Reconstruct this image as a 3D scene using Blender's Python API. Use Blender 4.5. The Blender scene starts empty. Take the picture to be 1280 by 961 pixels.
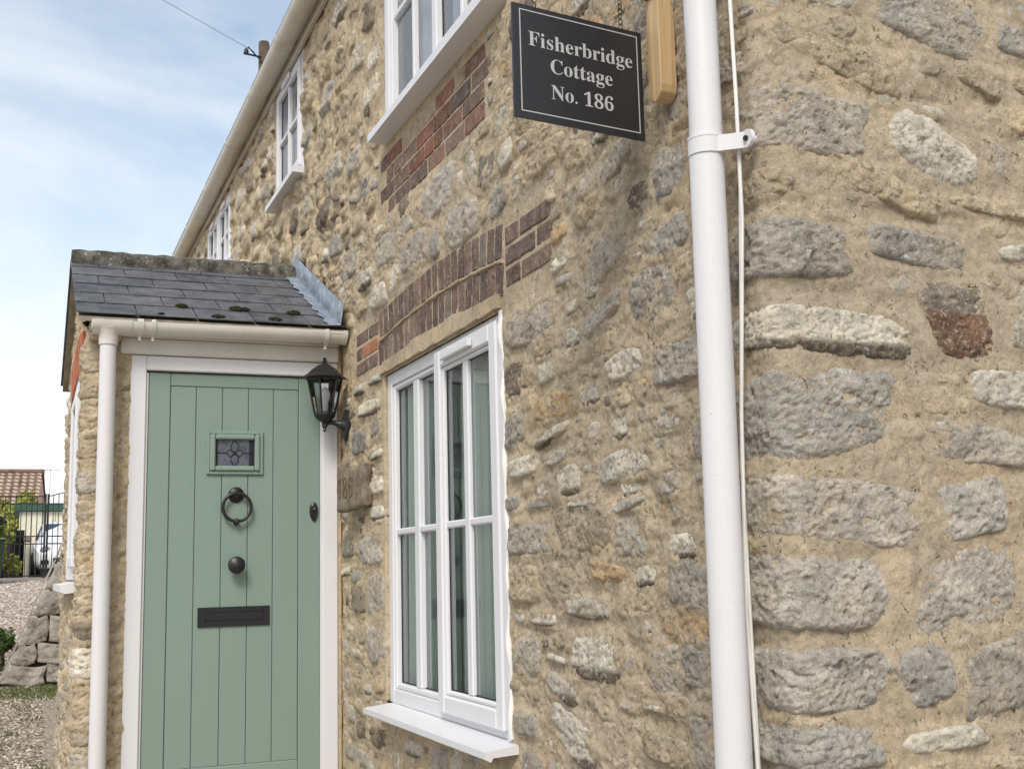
import bpy, bmesh, math, random
import numpy as np
from mathutils import Vector, Matrix
random.seed(11)
rad = math.radians
SC = bpy.context.scene
COL = SC.collection

# ------------------------------------------------------------------ camera
CAM = Vector((1.931, -1.38, 1.5))
cd = bpy.data.cameras.new("camera"); cam = bpy.data.objects.new("camera", cd); COL.objects.link(cam)
def _rx(a): return np.array([[1,0,0],[0,math.cos(a),-math.sin(a)],[0,math.sin(a),math.cos(a)]])
def _ry(a): return np.array([[math.cos(a),0,math.sin(a)],[0,1,0],[-math.sin(a),0,math.cos(a)]])
def _rz(a): return np.array([[math.cos(a),-math.sin(a),0],[math.sin(a),math.cos(a),0],[0,0,1]])
_R = _rz(rad(-1.42)) @ _rx(rad(-8.85)) @ _ry(rad(-22.58))
def _w(l): return Vector((-l[2], l[0], -l[1]))
_r, _u, _b = _w(_R[0]), -_w(_R[1]), -_w(_R[2])
cam.matrix_world = Matrix(((_r.x,_u.x,_b.x,CAM.x),(_r.y,_u.y,_b.y,CAM.y),(_r.z,_u.z,_b.z,CAM.z),(0,0,0,1)))
cd.sensor_width = 36; cd.lens = 41.58; cd.clip_end = 2000; cd.clip_start = 0.05
SC.camera = cam
# ------------------------------------------------------------------ light
SUN_EL, SUN_AZ = rad(46), rad(122)       # azimuth clockwise from +Y
world = bpy.data.worlds.new("World"); SC.world = world; world.use_nodes = True
wn, wl = world.node_tree.nodes, world.node_tree.links
wn.clear()
def wnode(t, **k):
    n = wn.new(t)
    for a, v in k.items(): setattr(n, a, v)
    return n
sky = wnode('ShaderNodeTexSky', sky_type='NISHITA', sun_disc=False, sun_elevation=SUN_EL, sun_rotation=SUN_AZ, air_density=1.0, dust_density=1.6, ozone_density=1.2)
tc = wnode('ShaderNodeTexCoord')
mp = wnode('ShaderNodeMapping'); mp.inputs['Scale'].default_value = (1.0, 1.0, 2.6)
wl.new(tc.outputs['Generated'], mp.inputs['Vector'])
cn = wnode('ShaderNodeTexNoise'); cn.inputs['Scale'].default_value = 2.3; cn.inputs['Detail'].default_value = 7; cn.inputs['Roughness'].default_value = .55; cn.inputs['Distortion'].default_value = .4
wl.new(mp.outputs[0], cn.inputs['Vector'])
cr = wnode('ShaderNodeMapRange'); cr.inputs['From Min'].default_value = .36; cr.inputs['From Max'].default_value = .78; cr.inputs['To Min'].default_value = .14; cr.inputs['To Max'].default_value = .86
wl.new(cn.outputs[0], cr.inputs['Value'])
sx = wnode('ShaderNodeSeparateXYZ'); wl.new(tc.outputs['Generated'], sx.inputs[0])
hz = wnode('ShaderNodeMapRange'); hz.inputs['From Min'].default_value = .02; hz.inputs['From Max'].default_value = .42; hz.inputs['To Min'].default_value = .8; hz.inputs['To Max'].default_value = 0
wl.new(sx.outputs['Z'], hz.inputs['Value'])
mx = wnode('ShaderNodeMath', operation='ADD', use_clamp=True); wl.new(cr.outputs[0], mx.inputs[0]); wl.new(hz.outputs[0], mx.inputs[1])
mc = wnode('ShaderNodeMix', data_type='RGBA'); wl.new(mx.outputs[0], mc.inputs['Factor'])
tn = wnode('ShaderNodeMix', data_type='RGBA', blend_type='MULTIPLY'); tn.inputs['Factor'].default_value = 1; tn.inputs[7].default_value = (1.42, 1.42, 1.30, 1)
wl.new(sky.outputs[0], tn.inputs[6]); wl.new(tn.outputs[2], mc.inputs[6]); mc.inputs[7].default_value = (7.2, 7.4, 7.6, 1)
bg = wnode('ShaderNodeBackground'); bg.inputs['Strength'].default_value = .125
wo = wnode('ShaderNodeOutputWorld'); wl.new(mc.outputs[2], bg.inputs[0]); wl.new(bg.outputs[0], wo.inputs[0])
sd = bpy.data.lights.new("sun", 'SUN'); sd.energy = 2.1; sd.angle = rad(20); sd.color = (1, .95, .87)
sun = bpy.data.objects.new("sun", sd); COL.objects.link(sun)
sdir = Vector((math.sin(SUN_AZ)*math.cos(SUN_EL), math.cos(SUN_AZ)*math.cos(SUN_EL), math.sin(SUN_EL)))
sun.rotation_euler = (-sdir).to_track_quat('-Z', 'Y').to_euler()
sun.location = (6, -8, 10)
SC.view_settings.view_transform = 'Standard'; SC.view_settings.look = 'None'
SC.view_settings.exposure = 0.26; SC.view_settings.gamma = 1
SC.cycles.max_bounces = 6; SC.cycles.transparent_max_bounces = 12
SC.cycles.use_denoising = True

# ------------------------------------------------------------------ noise
_rs = np.random.RandomState(5)
PERM = np.concatenate([_rs.permutation(256)]*3)
GX = np.cos(np.arange(256)*2.399); GY = np.sin(np.arange(256)*2.399)
def perlin(x, y):
    xi = np.floor(x).astype(np.int64); yi = np.floor(y).astype(np.int64)
    xf = x-xi; yf = y-yi; xi &= 255; yi &= 255
    u = xf*xf*xf*(xf*(xf*6-15)+10); v = yf*yf*yf*(yf*(yf*6-15)+10)
    def g(a, b, dx, dy):
        h = PERM[PERM[a & 255]+(b & 255)]; return GX[h]*dx+GY[h]*dy
    n00 = g(xi, yi, xf, yf); n10 = g(xi+1, yi, xf-1, yf); n01 = g(xi, yi+1, xf, yf-1); n11 = g(xi+1, yi+1, xf-1, yf-1)
    return 1.5*((n00*(1-u)+n10*u)*(1-v)+(n01*(1-u)+n11*u)*v)
def fbm(x, y, f, o=4, p=.5):
    a = 1; t = 0; s = 0
    for i in range(o):
        t = t+a*perlin(x*f+17.3*i, y*f-9.1*i); s += a; a *= p; f *= 2.03
    return t/s
def ridged(x, y, f, o=3):
    a = 1; t = 0; s = 0
    for i in range(o):
        t = t+a*(1-2*np.abs(perlin(x*f+31.7*i, y*f+5.3*i))); s += a; a *= .5; f *= 2.1
    return t/s

# ------------------------------------------------------------------ materials
class NT:
    def __init__(s, name, rough=.8, spec=.3, metal=0):
        s.m = bpy.data.materials.new(name); s.m.use_nodes = True
        s.n = s.m.node_tree.nodes; s.l = s.m.node_tree.links
        s.b = s.n['Principled BSDF']; s.b.inputs['Roughness'].default_value = rough
        s.b.inputs['Specular IOR Level'].default_value = spec; s.b.inputs['Metallic'].default_value = metal
        s.pos = s.n.new('ShaderNodeNewGeometry').outputs['Position']
        s.bump = None
    def put(s, sock, v):
        if isinstance(v, (int, float)): sock.default_value = v
        elif isinstance(v, (tuple, list)): sock.default_value = tuple(v)+((1,) if len(v) == 3 and sock.type == 'RGBA' else ())
        else: s.l.new(v, sock)
    def noise(s, sc, det=4, rough=.55, dist=0, vec=None, stretch=None):
        v = vec or s.pos
        if stretch:
            m = s.n.new('ShaderNodeMapping'); m.inputs['Scale'].default_value = stretch; s.l.new(v, m.inputs[0]); v = m.outputs[0]
        t = s.n.new('ShaderNodeTexNoise'); t.inputs['Scale'].default_value = sc; t.inputs['Detail'].default_value = det
        t.inputs['Roughness'].default_value = rough; t.inputs['Distortion'].default_value = dist
        s.l.new(v, t.inputs['Vector']); return t.outputs[0]
    def voro(s, sc, feat='F1', rnd=1, out='Distance'):
        t = s.n.new('ShaderNodeTexVoronoi'); t.feature = feat; t.inputs['Scale'].default_value = sc; t.inputs['Randomness'].default_value = rnd
        s.l.new(s.pos, t.inputs['Vector']); return t.outputs[out]
    def rng(s, v, a, b, c=0, d=1):
        t = s.n.new('ShaderNodeMapRange'); s.put(t.inputs[0], v)
        for i, q in zip((1,2,3,4), (a,b,c,d)): t.inputs[i].default_value = q
        return t.outputs[0]
    def math(s, op, a, b=0):
        t = s.n.new('ShaderNodeMath'); t.operation = op; s.put(t.inputs[0], a); s.put(t.inputs[1], b); return t.outputs[0]
    def mix(s, f, a, b, mode='MIX'):
        t = s.n.new('ShaderNodeMix'); t.data_type = 'RGBA'; t.blend_type = mode
        s.put(t.inputs['Factor'], f); s.put(t.inputs[6], a); s.put(t.inputs[7], b); return t.outputs[2]
    def attr(s, name):
        t = s.n.new('ShaderNodeAttribute'); t.attribute_name = name; return t
    def rand(s): return s.n.new('ShaderNodeObjectInfo').outputs['Random']
    def addbump(s, h, strength, dist):
        t = s.n.new('ShaderNodeBump'); t.inputs['Strength'].default_value = strength; t.inputs['Distance'].default_value = dist
        s.l.new(h, t.inputs['Height'])
        if s.bump: s.l.new(s.bump, t.inputs['Normal'])
        s.bump = t.outputs[0]; s.l.new(s.bump, s.b.inputs['Normal'])
    def color(s, v): s.put(s.b.inputs['Base Color'], v); return s

def simple(name, col, rough=.5, spec=.4, metal=0, var=.12, sc=9, bump=0):
    t = NT(name, rough, spec, metal)
    n = t.noise(sc, 4); f = t.rng(n, .3, .7, 1-var, 1+var*.6)
    c = t.mix(1, col, t.mix(1, f, f), 'MULTIPLY'); t.color(c)
    if bump: t.addbump(t.noise(sc*18, 3), bump, .002)
    return t.m
M = {}
# lime mortar, buff
t = NT('lime_mortar', .95, .1)
def mortar_color(t):
    big = t.rng(t.noise(1.7, 5, .6), .36, .66)
    c = t.mix(big, (.74,.60,.41), (.575,.48,.355))
    sx_ = t.n.new('ShaderNodeSeparateXYZ'); t.l.new(t.pos, sx_.inputs[0]); c = t.mix(t.rng(sx_.outputs[0], -1.6, -4.5, 0, .6), c, (.75,.595,.38))   # older yellow lime
    c = t.mix(t.math('MULTIPLY', t.rng(t.noise(6, 5, .65, .6), .49, .70), .58), c, (.37,.315,.245))
    c = t.mix(t.math('MULTIPLY', t.rng(t.noise(9, 4, .6, .3, stretch=(1,1,1.6)), .55, .72), .6), c, (.70,.61,.47))
    c = t.mix(t.math('MULTIPLY', t.rng(t.noise(3.1, 3, .5), .56, .72), .35), c, (.68,.46,.23))
    gr = t.noise(150, 3, .7); c = t.mix(t.rng(gr, .25, .42, .35, 0), c, (.15,.12,.09))
    c = t.mix(t.rng(gr, .62, .8, 0, .5), c, (.8,.7,.54))
    c = t.mix(t.math('MULTIPLY', t.rng(t.noise(23, 6, .8, .8), .51, .62), .52), c, (.33,.265,.185))
    c = t.mix(t.math('MULTIPLY', t.rng(t.noise(30, 5, .75, .6), .56, .68), .5), c, (.84,.74,.57))
    sp = t.math('MULTIPLY', t.rng(t.noise(58, 5, .75, 1.2), .57, .64), t.rng(t.noise(7, 2), .32, .52))
    return t.mix(t.math('MULTIPLY', sp, .85), c, (.09,.07,.05))
c = mortar_color(t)
t.color(c)
t.addbump(t.noise(34, 7, .8, .5), 1, .015); t.addbump(t.noise(170, 5, .8), .8, .004)
M['mortar'] = t.m
# rubble stone, tint per stone
t = NT('rubble_limestone', .93, .12)
a = t.attr('tint'); tint = a.outputs['Color']; lich = a.outputs['Alpha']
c = t.mix(1, tint, t.mix(t.rng(t.noise(11, 5, .65, .4), .32, .68), (.66,.65,.63), (1.28,1.25,1.2)), 'MULTIPLY')
c = t.mix(t.math('MULTIPLY', t.rng(t.noise(5.5, 4, .6), .52, .7), .55), c, (.54,.43,.28))
c = t.mix(t.math('MULTIPLY', t.rng(t.noise(46, 5, .8, .6), .55, .64), .62), c, (.15,.125,.10))
c = t.mix(t.math('MULTIPLY', t.rng(t.noise(75, 4, .75, .5), .55, .64), .55), c, (.74,.71,.65))
w = t.math('MULTIPLY', t.rng(t.math('ADD', t.voro(30), t.math('MULTIPLY', t.noise(120, 2), .25)), .40, .36), t.rng(t.noise(8, 3), .52, .60))
c = t.mix(t.math('MULTIPLY', w, lich), c, (.80,.79,.75))
c = t.mix(t.rng(t.noise(170, 3, .75), .30, .44, .65, 0), c, (.08,.07,.06)); c = t.mix(t.rng(t.noise(130, 3, .75), .58, .70, 0, .55), c, (.82,.79,.73))
edge = t.math('ADD', t.attr('edge').outputs['Fac'], t.math('MULTIPLY', t.math('SUBTRACT', t.noise(24, 5, .7, .5), .5), .60))
c = t.mix(t.math('MULTIPLY', t.rng(edge, .93, 1.0), .9), c, mortar_color(t))
t.color(c)
t.addbump(t.noise(40, 7, .8, .5), 1.0, .016); t.addbump(t.noise(150, 5, .8), .9, .005)
M['stone'] = t.m
t = NT('old_brick', .9, .15)
a = t.attr('tint'); c = t.mix(1, a.outputs['Color'], t.mix(t.rng(t.noise(16, 5, .7), .3, .7), (.6,.6,.62), (1.4,1.35,1.3)), 'MULTIPLY')
c = t.mix(t.math('MULTIPLY', t.rng(t.noise(38, 6, .78, 1.2), .52, .64), .6), c, (.48,.41,.33))
c = t.mix(t.math('MULTIPLY', t.rng(t.noise(70, 4, .7), .6, .7), .8), c, (.04,.035,.03))
t.color(c); t.addbump(t.noise(45, 7, .8), .9, .010); M['brick'] = t.m

def painted(name, col, rough, dirt, dcol=(.35,.31,.25), spec=.5, grain=None):
    t = NT(name, rough, spec)
    c = t.mix(t.math('MULTIPLY', t.rng(t.noise(5, 5, .7, stretch=(1,1,.35)), .48, .75), dirt), col, dcol)
    c = t.mix(t.math('MULTIPLY', t.rng(t.noise(85, 3, .6), .70, .74), min(.8, dirt*3)), c, (.12,.10,.08))
    t.color(c)
    if name != 'white_window_plastic': t.l.new(t.rng(t.noise(20, 3), .3, .7, rough*.85, min(1, rough*1.2)), t.b.inputs['Roughness'])
    if grain: t.addbump(t.noise(grain, 4, .7, stretch=(1,1,.04)), .25, .001)
    return t.m
M['upvc'] = painted('white_window_plastic', (.69,.69,.71), .38, .02)
M['pipe'] = painted('white_pipe_plastic', (.66,.65,.66), .32, .12, (.5,.42,.36))
M['gutter'] = painted('cream_gutter_plastic', (.60,.56,.47), .4, .45, (.36,.31,.22))
M['pgutter'] = painted('off_white_gutter_plastic', (.68,.655,.61), .35, .25, (.42,.38,.28))
M['door'] = painted('sage_green_woodgrain', (.215,.292,.248), .40, .10, (.15,.21,.175), .4, 60)
M['groove'] = simple('door_groove_green', (.12,.18,.145), .6)
M['black'] = painted('black_iron', (.014,.014,.015), .38, .05, (.05,.05,.05), .5)
M['gasket'] = simple('black_rubber', (.012,.012,.013), .6)
M['silver'] = simple('bright_metal', (.6,.6,.62), .25, .5, 1)
M['cable'] = simple('white_cable', (.74,.73,.70), .45)
M['sealant'] = simple('white_mastic', (.80,.79,.76), .6, .3, 0, .06)
# glass: clear sheet with fresnel reflection
def glass(name, tint=(.96,.98,.97), ior=1.75, rough=0.0):
    m = bpy.data.materials.new(name); m.use_nodes = True; n = m.node_tree.nodes; l = m.node_tree.links; n.clear()
    o = n.new('ShaderNodeOutputMaterial'); mxs = n.new('ShaderNodeMixShader'); f = n.new('ShaderNodeFresnel'); f.inputs[0].default_value = ior
    tr = n.new('ShaderNodeBsdfTransparent'); tr.inputs[0].default_value = tint+(1,)
    gl = n.new('ShaderNodeBsdfGlossy'); gl.inputs['Roughness'].default_value = rough; gl.inputs[0].default_value = (.95,.97,1,1)
    l.new(f.outputs[0], mxs.inputs[0]); l.new(tr.outputs[0], mxs.inputs[1]); l.new(gl.outputs[0], mxs.inputs[2]); l.new(mxs.outputs[0], o.inputs[0])
    return m
M['glass'] = glass('window_glass', (.98,.99,.985), 1.62)
M['lglass'] = glass('lantern_glass', (.9,.92,.94), 1.5)
M['doorglass'] = simple('obscured_blue_grey_glass', (.085,.095,.125), .12, .8, 0, .5, 30, .5)
M['curtain'] = simple('sage_grey_curtain', (.84,.90,.83), .9, .1, 0, .08, 3)
M['blind'] = simple('pale_blind', (.80,.83,.90), .9, .1)
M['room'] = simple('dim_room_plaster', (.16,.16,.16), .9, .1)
# slate
t = NT('grey_roof_slate', .48, .45)
c = t.mix(t.rand(), (.050,.053,.062), (.088,.090,.100))
c = t.mix(t.rng(t.noise(9, 5, .65), .44, .68, 0, .65), c, (.17,.175,.19)); c = t.mix(t.rng(t.noise(33, 5, .75), .60, .68, 0, .55), c, (.24,.24,.235))
c = t.mix(t.math('MULTIPLY', t.rng(t.noise(60, 3, .7), .60, .70), .4), c, (.02,.02,.02))
t.color(c); t.addbump(t.noise(40, 5, .6), .35, .003); t.l.new(t.rng(t.noise(14, 3), .3, .7, .5, .78), t.b.inputs['Roughness']); M['slate'] = t.m
t = NT('lichened_ridge_concrete', .95, .1)
c = t.mix(t.rng(t.noise(14, 5, .7), .42, .62), (.055,.052,.045), (.17,.16,.14))
c = t.mix(t.rng(t.noise(38, 4, .7), .60, .66), c, (.33,.32,.29)); c = t.mix(t.rng(t.noise(9, 3), .58, .68, 0, .6), c, (.10,.11,.05))
t.color(c); t.addbump(t.noise(50, 5, .7), .8, .01); M['ridge'] = t.m
t = NT('weathered_lead', .5, .4, .35)
c = t.mix(t.rng(t.noise(16, 5, .7), .35, .7), (.16,.19,.24), (.36,.40,.46)); c = t.mix(t.rng(t.noise(50, 4), .6, .68, 0, .7), c, (.6,.62,.63))
t.color(c); t.addbump(t.noise(25, 3), .4, .008); M['lead'] = t.m
t = NT('moss', 1, .05); t.color(t.mix(t.rng(t.noise(60, 3), .4, .6), (.012,.012,.009), (.035,.040,.014))); t.addbump(t.noise(220, 3), 1, .004); M['moss'] = t.m
t = NT('pale_timber', .6, .3)
g = t.noise(30, 5, .6, .8, stretch=(1.3,1.3,.07)); c = t.mix(t.rng(g, .35, .68), (.62,.46,.27), (.42,.26,.11))
c = t.mix(t.rng(t.noise(26, 2), .72, .76), c, (.2,.1,.05)); t.color(c); t.addbump(g, .2, .001); M['wood'] = t.m
M['signblack'] = painted('satin_black_sign', (.020,.020,.023), .42, .02, (.03,.03,.03), .5)
M['signwhite'] = simple('pale_lettering', (.46,.46,.46), .5, .3, 0, .03)
t = NT('terracotta_tablet', .9, .1); c = t.mix(t.rng(t.noise(22, 5, .7), .36, .62), (.14,.115,.085), (.27,.22,.165)); c = t.mix(t.rng(t.noise(9, 3), .52, .64), c, (.10,.10,.085)); t.color(c); t.addbump(t.noise(60, 4), .7, .006); M['plaque'] = t.m
M['numeral'] = simple('rusty_numeral', (.15,.11,.08), .9, .1)
# ground
t = NT('gravel_ground', .95, .1)
v = t.voro(34); c = t.mix(t.rng(v, .15, .6), (.40,.34,.28), (.20,.165,.13)); c = t.mix(t.rng(t.noise(3, 5, .6), .48, .62, 0, .5), c, (.30,.26,.20))
c = t.mix(t.math('MULTIPLY', t.voro(34, out='Color'), .4), c, (.62,.54,.47))
t.color(c); t.addbump(v, .8, .02); M['gravel'] = t.m
t = NT('pebble', .9, .15); a = t.attr('tint'); t.color(t.mix(1, a.outputs['Color'], t.mix(t.rng(t.noise(60, 3), .3, .7), (.8,.8,.8), (1.2,1.2,1.2)), 'MULTIPLY')); M['pebble'] = t.m
def leafm(name, a, b):
    t = NT(name, .55, .3); c = t.mix(t.rng(t.noise(7, 3), .35, .65), a, b); t.color(c)
    t.b.inputs['Subsurface Weight'].default_value = 0
    return t.m
M['leaf_y'] = leafm('yellow_green_leaves', (.20,.24,.035), (.42,.42,.07)); M['leaf_d'] = leafm('dark_green_leaves', (.035,.075,.018), (.09,.15,.04))
M['leaf_t'] = leafm('bright_tree_leaves', (.17,.22,.05), (.40,.38,.08)); M['grass'] = leafm('short_grass', (.07,.09,.03), (.15,.17,.06))
M['bark'] = simple('grey_brown_bark', (.13,.10,.075), .95, .1, 0, .3, 12, .8)
M['carpaint'] = simple('white_car_paint', (.78,.79,.80), .2, .6, 0, .02)
M['carglass'] = simple('dark_car_glass', (.03,.05,.07), .06, .8)
M['rubber'] = simple('tyre_rubber', (.02,.02,.02), .8, .2)
M['cream'] = simple('cream_cladding', (.70,.66,.52), .7, .2, 0, .08); M['greenfascia'] = simple('dark_green_fascia', (.035,.09,.06), .6)
M['darkfence'] = simple('dark_stained_boards', (.022,.022,.026), .8, .2); M['bin'] = simple('green_bin_plastic', (.014,.028,.016), .5)
M['pink'] = simple('pink_brick_render', (.58,.37,.30), .9, .1); M['rooftile'] = simple('brown_roof_tiles', (.20,.13,.095), .85, .2, 0, .5, 3)
M['tileedge'] = simple('pale_tile_edge', (.46,.37,.29), .85)
M['stonebig'] = None

# ------------------------------------------------------------------ object helpers
WL = {}
def link(o, parent=None, loc=None):
    COL.objects.link(o)
    if loc is None: loc = Vector(o.location)
    WL[o.name] = Vector(loc)
    if parent is not None:
        o.parent = parent; o.location = Vector(loc)-WL[parent.name]
    else: o.location = loc
    return o
def tag(o, label=None, cat=None, group=None, kind=None):
    for k, v in (('label', label), ('category', cat), ('group', group), ('kind', kind)):
        if v: o[k] = v
    return o
def thing(name, loc, label, cat, group=None):
    o = bpy.data.objects.new(name, None); o.empty_display_size = .1
    return tag(link(o, None, Vector(loc)), label, cat, group)
def raw(name, V, F, mat, parent=None, smooth=False, tint=None):
    V = np.asarray(V, dtype=float); c = (V.min(0)+V.max(0))/2
    me = bpy.data.meshes.new(name)
    me.from_pydata((V-c).tolist(), [], F if isinstance(F, list) else F.tolist())
    if tint is not None:
        a = me.attributes.new('tint', 'FLOAT_COLOR', 'POINT')
        tt = np.asarray(tint, dtype=np.float32)
        if tt.ndim == 1: tt = np.tile(tt, (len(V), 1))
        if tt.shape[1] == 5:
            e = me.attributes.new('edge', 'FLOAT', 'POINT'); e.data.foreach_set('value', np.ascontiguousarray(tt[:, 4])); tt = np.ascontiguousarray(tt[:, :4])
        me.attributes['tint'].data.foreach_set('color', np.ascontiguousarray(tt, dtype=np.float32).ravel())
    for m in (mat if isinstance(mat, (list, tuple)) else [mat]): me.materials.append(m)
    if smooth: me.polygons.foreach_set('use_smooth', [True]*len(me.polygons))
    me.update()
    return link(bpy.data.objects.new(name, me), parent, Vector(c))
class MB:
    def __init__(s): s.v = []; s.f = []; s.m = []
    def add(s, V, F, mi=0):
        n = len(s.v); s.v += [tuple(v) for v in V]; s.f += [[i+n for i in f] for f in F]; s.m += [mi]*len(F); return s
    def box(s, x0, x1, y0, y1, z0, z1, mi=0, bev=0):
        if x0 > x1: x0, x1 = x1, x0
        if y0 > y1: y0, y1 = y1, y0
        if z0 > z1: z0, z1 = z1, z0
        if not bev:
            V = [(x, y, z) for x in (x0, x1) for y in (y0, y1) for z in (z0, z1)]
            return s.add(V, [(0,1,3,2),(4,6,7,5),(0,4,5,1),(2,3,7,6),(0,2,6,4),(1,5,7,3)], mi)
        bm = bmesh.new(); bmesh.ops.create_cube(bm, size=1)
        bmesh.ops.scale(bm, vec=(x1-x0, y1-y0, z1-z0), verts=bm.verts); bmesh.ops.translate(bm, vec=((x0+x1)/2, (y0+y1)/2, (z0+z1)/2), verts=bm.verts)
        bev = min(bev, .45*min(x1-x0, y1-y0, z1-z0))
        bmesh.ops.bevel(bm, geom=bm.edges[:], offset=bev, segments=1, affect='EDGES')
        bm.verts.index_update(); s.add([v.co[:] for v in bm.verts], [[v.index for v in f.verts] for f in bm.faces], mi); bm.free(); return s
    def prism(s, pts, axis, a0, a1, mi=0):
        """pts 2D polygon extruded along axis ('x': pts=(y,z), 'y': (x,z), 'z': (x,y))"""
        def P(p, a): return {'x': (a, p[0], p[1]), 'y': (p[0], a, p[1]), 'z': (p[0], p[1], a)}[axis]
        n = len(pts); V = [P(p, a0) for p in pts]+[P(p, a1) for p in pts]
        F = [tuple(range(n)), tuple(range(2*n-1, n-1, -1))]+[(i, (i+1) % n+0, (i+1) % n+n, i+n) for i in range(n)]
        return s.add(V, F, mi)
    def tube(s, pts, r, n=10, mi=0, caps=True):
        pts = [Vector(p) for p in pts]; rs = r if isinstance(r, (list, tuple)) else [r]*len(pts)
        up = Vector((0, 0, 1)); V = []; F = []; prev = None
        for i, p in enumerate(pts):
            d = (pts[min(i+1, len(pts)-1)]-pts[max(i-1, 0)]).normalized()
            if prev is None:
                a = d.cross(up); a = a if a.length > .05 else d.cross(Vector((1, 0, 0)))
            else: a = prev-d*prev.dot(d)
            a.normalize(); prev = a; b = d.cross(a)
            for k in range(n):
                t = 2*math.pi*k/n; V.append(p+(a*math.cos(t)+b*math.sin(t))*rs[i])
        for i in range(len(pts)-1):
            for k in range(n): F.append((i*n+k, i*n+(k+1) % n, (i+1)*n+(k+1) % n, (i+1)*n+k))
        if caps: F += [tuple(range(n-1, -1, -1)), tuple(range((len(pts)-1)*n, len(pts)*n))]
        return s.add(V, F, mi)
    def lathe(s, prof, c, n=16, axis='z', mi=0, rot=0):
        V = []; F = []
        for (r, h) in prof:
            for k in range(n):
                t = 2*math.pi*k/n+rot; x, y = r*math.cos(t), r*math.sin(t)
                V.append({'z': (c[0]+x, c[1]+y, c[2]+h), 'x': (c[0]+h, c[1]+x, c[2]+y), 'y': (c[0]+x, c[1]+h, c[2]+y)}[axis])
        m = len(prof)
        for i in range(m-1):
            for k in range(n): F.append((i*n+k, i*n+(k+1) % n, (i+1)*n+(k+1) % n, (i+1)*n+k))
        F += [tuple(range(n-1, -1, -1)), tuple(range((m-1)*n, m*n))]
        return s.add(V, F, mi)
    def build(s, name, mat, parent=None, smooth=False):
        o = raw(name, s.v, s.f, mat, parent, smooth)
        if any(s.m): o.data.polygons.foreach_set('material_index', s.m)
        bm = bmesh.new(); bm.from_mesh(o.data); bmesh.ops.recalc_face_normals(bm, faces=bm.faces); bm.to_mesh(o.data); bm.free()
        if smooth: o.data.set_sharp_from_angle(angle=rad(35))
        return o
def ring(mb, x0, x1, z0, z1, t, y0, y1, bev=.003, b=None):
    """rectangular frame in the XZ plane (front wall windows), mitre-free: jambs full height, rails between"""
    b = t if b is None else b
    mb.box(x0, x0+t, y0, y1, z0, z1, bev=bev); mb.box(x1-t, x1, y0, y1, z0, z1, bev=bev)
    mb.box(x0+t, x1-t, y0+.0006, y1, z1-t, z1, bev=bev); mb.box(x0+t, x1-t, y0+.0006, y1, z0, z0+b, bev=bev)

# ------------------------------------------------------------------ walls as relief sheets
# (s, z, h): s < 0 runs along the street face, s > 0 along the face round the corner, h proud of the wall
def wallpos(s, z, h, x0, y0, R=.045):
    s = np.asarray(s, float); h = np.asarray(h, float)
    L = R*math.pi/4
    a = np.clip((s+L)/(2*L), 0, 1)*math.pi/2
    cxx, cyy = x0-R, y0+R
    r = R+h
    X = cxx+r*np.sin(a); Y = cyy-r*np.cos(a)
    X = X+np.where(s < -L, s+L, 0)-np.where(s < -L, 0, 0); Y = Y+np.where(s > L, s-L, 0)
    # keep metric: the arc eats R-L on either side
    X = X-np.where(s < -L, 0, 0)
    return np.stack([X, Y, np.asarray(z, float)], -1)
KIND = {'g': ((.62,.57,.505), 1.0), 'w': ((.88,.82,.70), .3), 't': ((.70,.58,.41), .1), 'b': ((.34,.275,.21), .1), 'o': ((.66,.47,.27), 0), 'r': ((.25,.155,.11), .2), 'd': ((.36,.335,.30), .6)}
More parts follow.
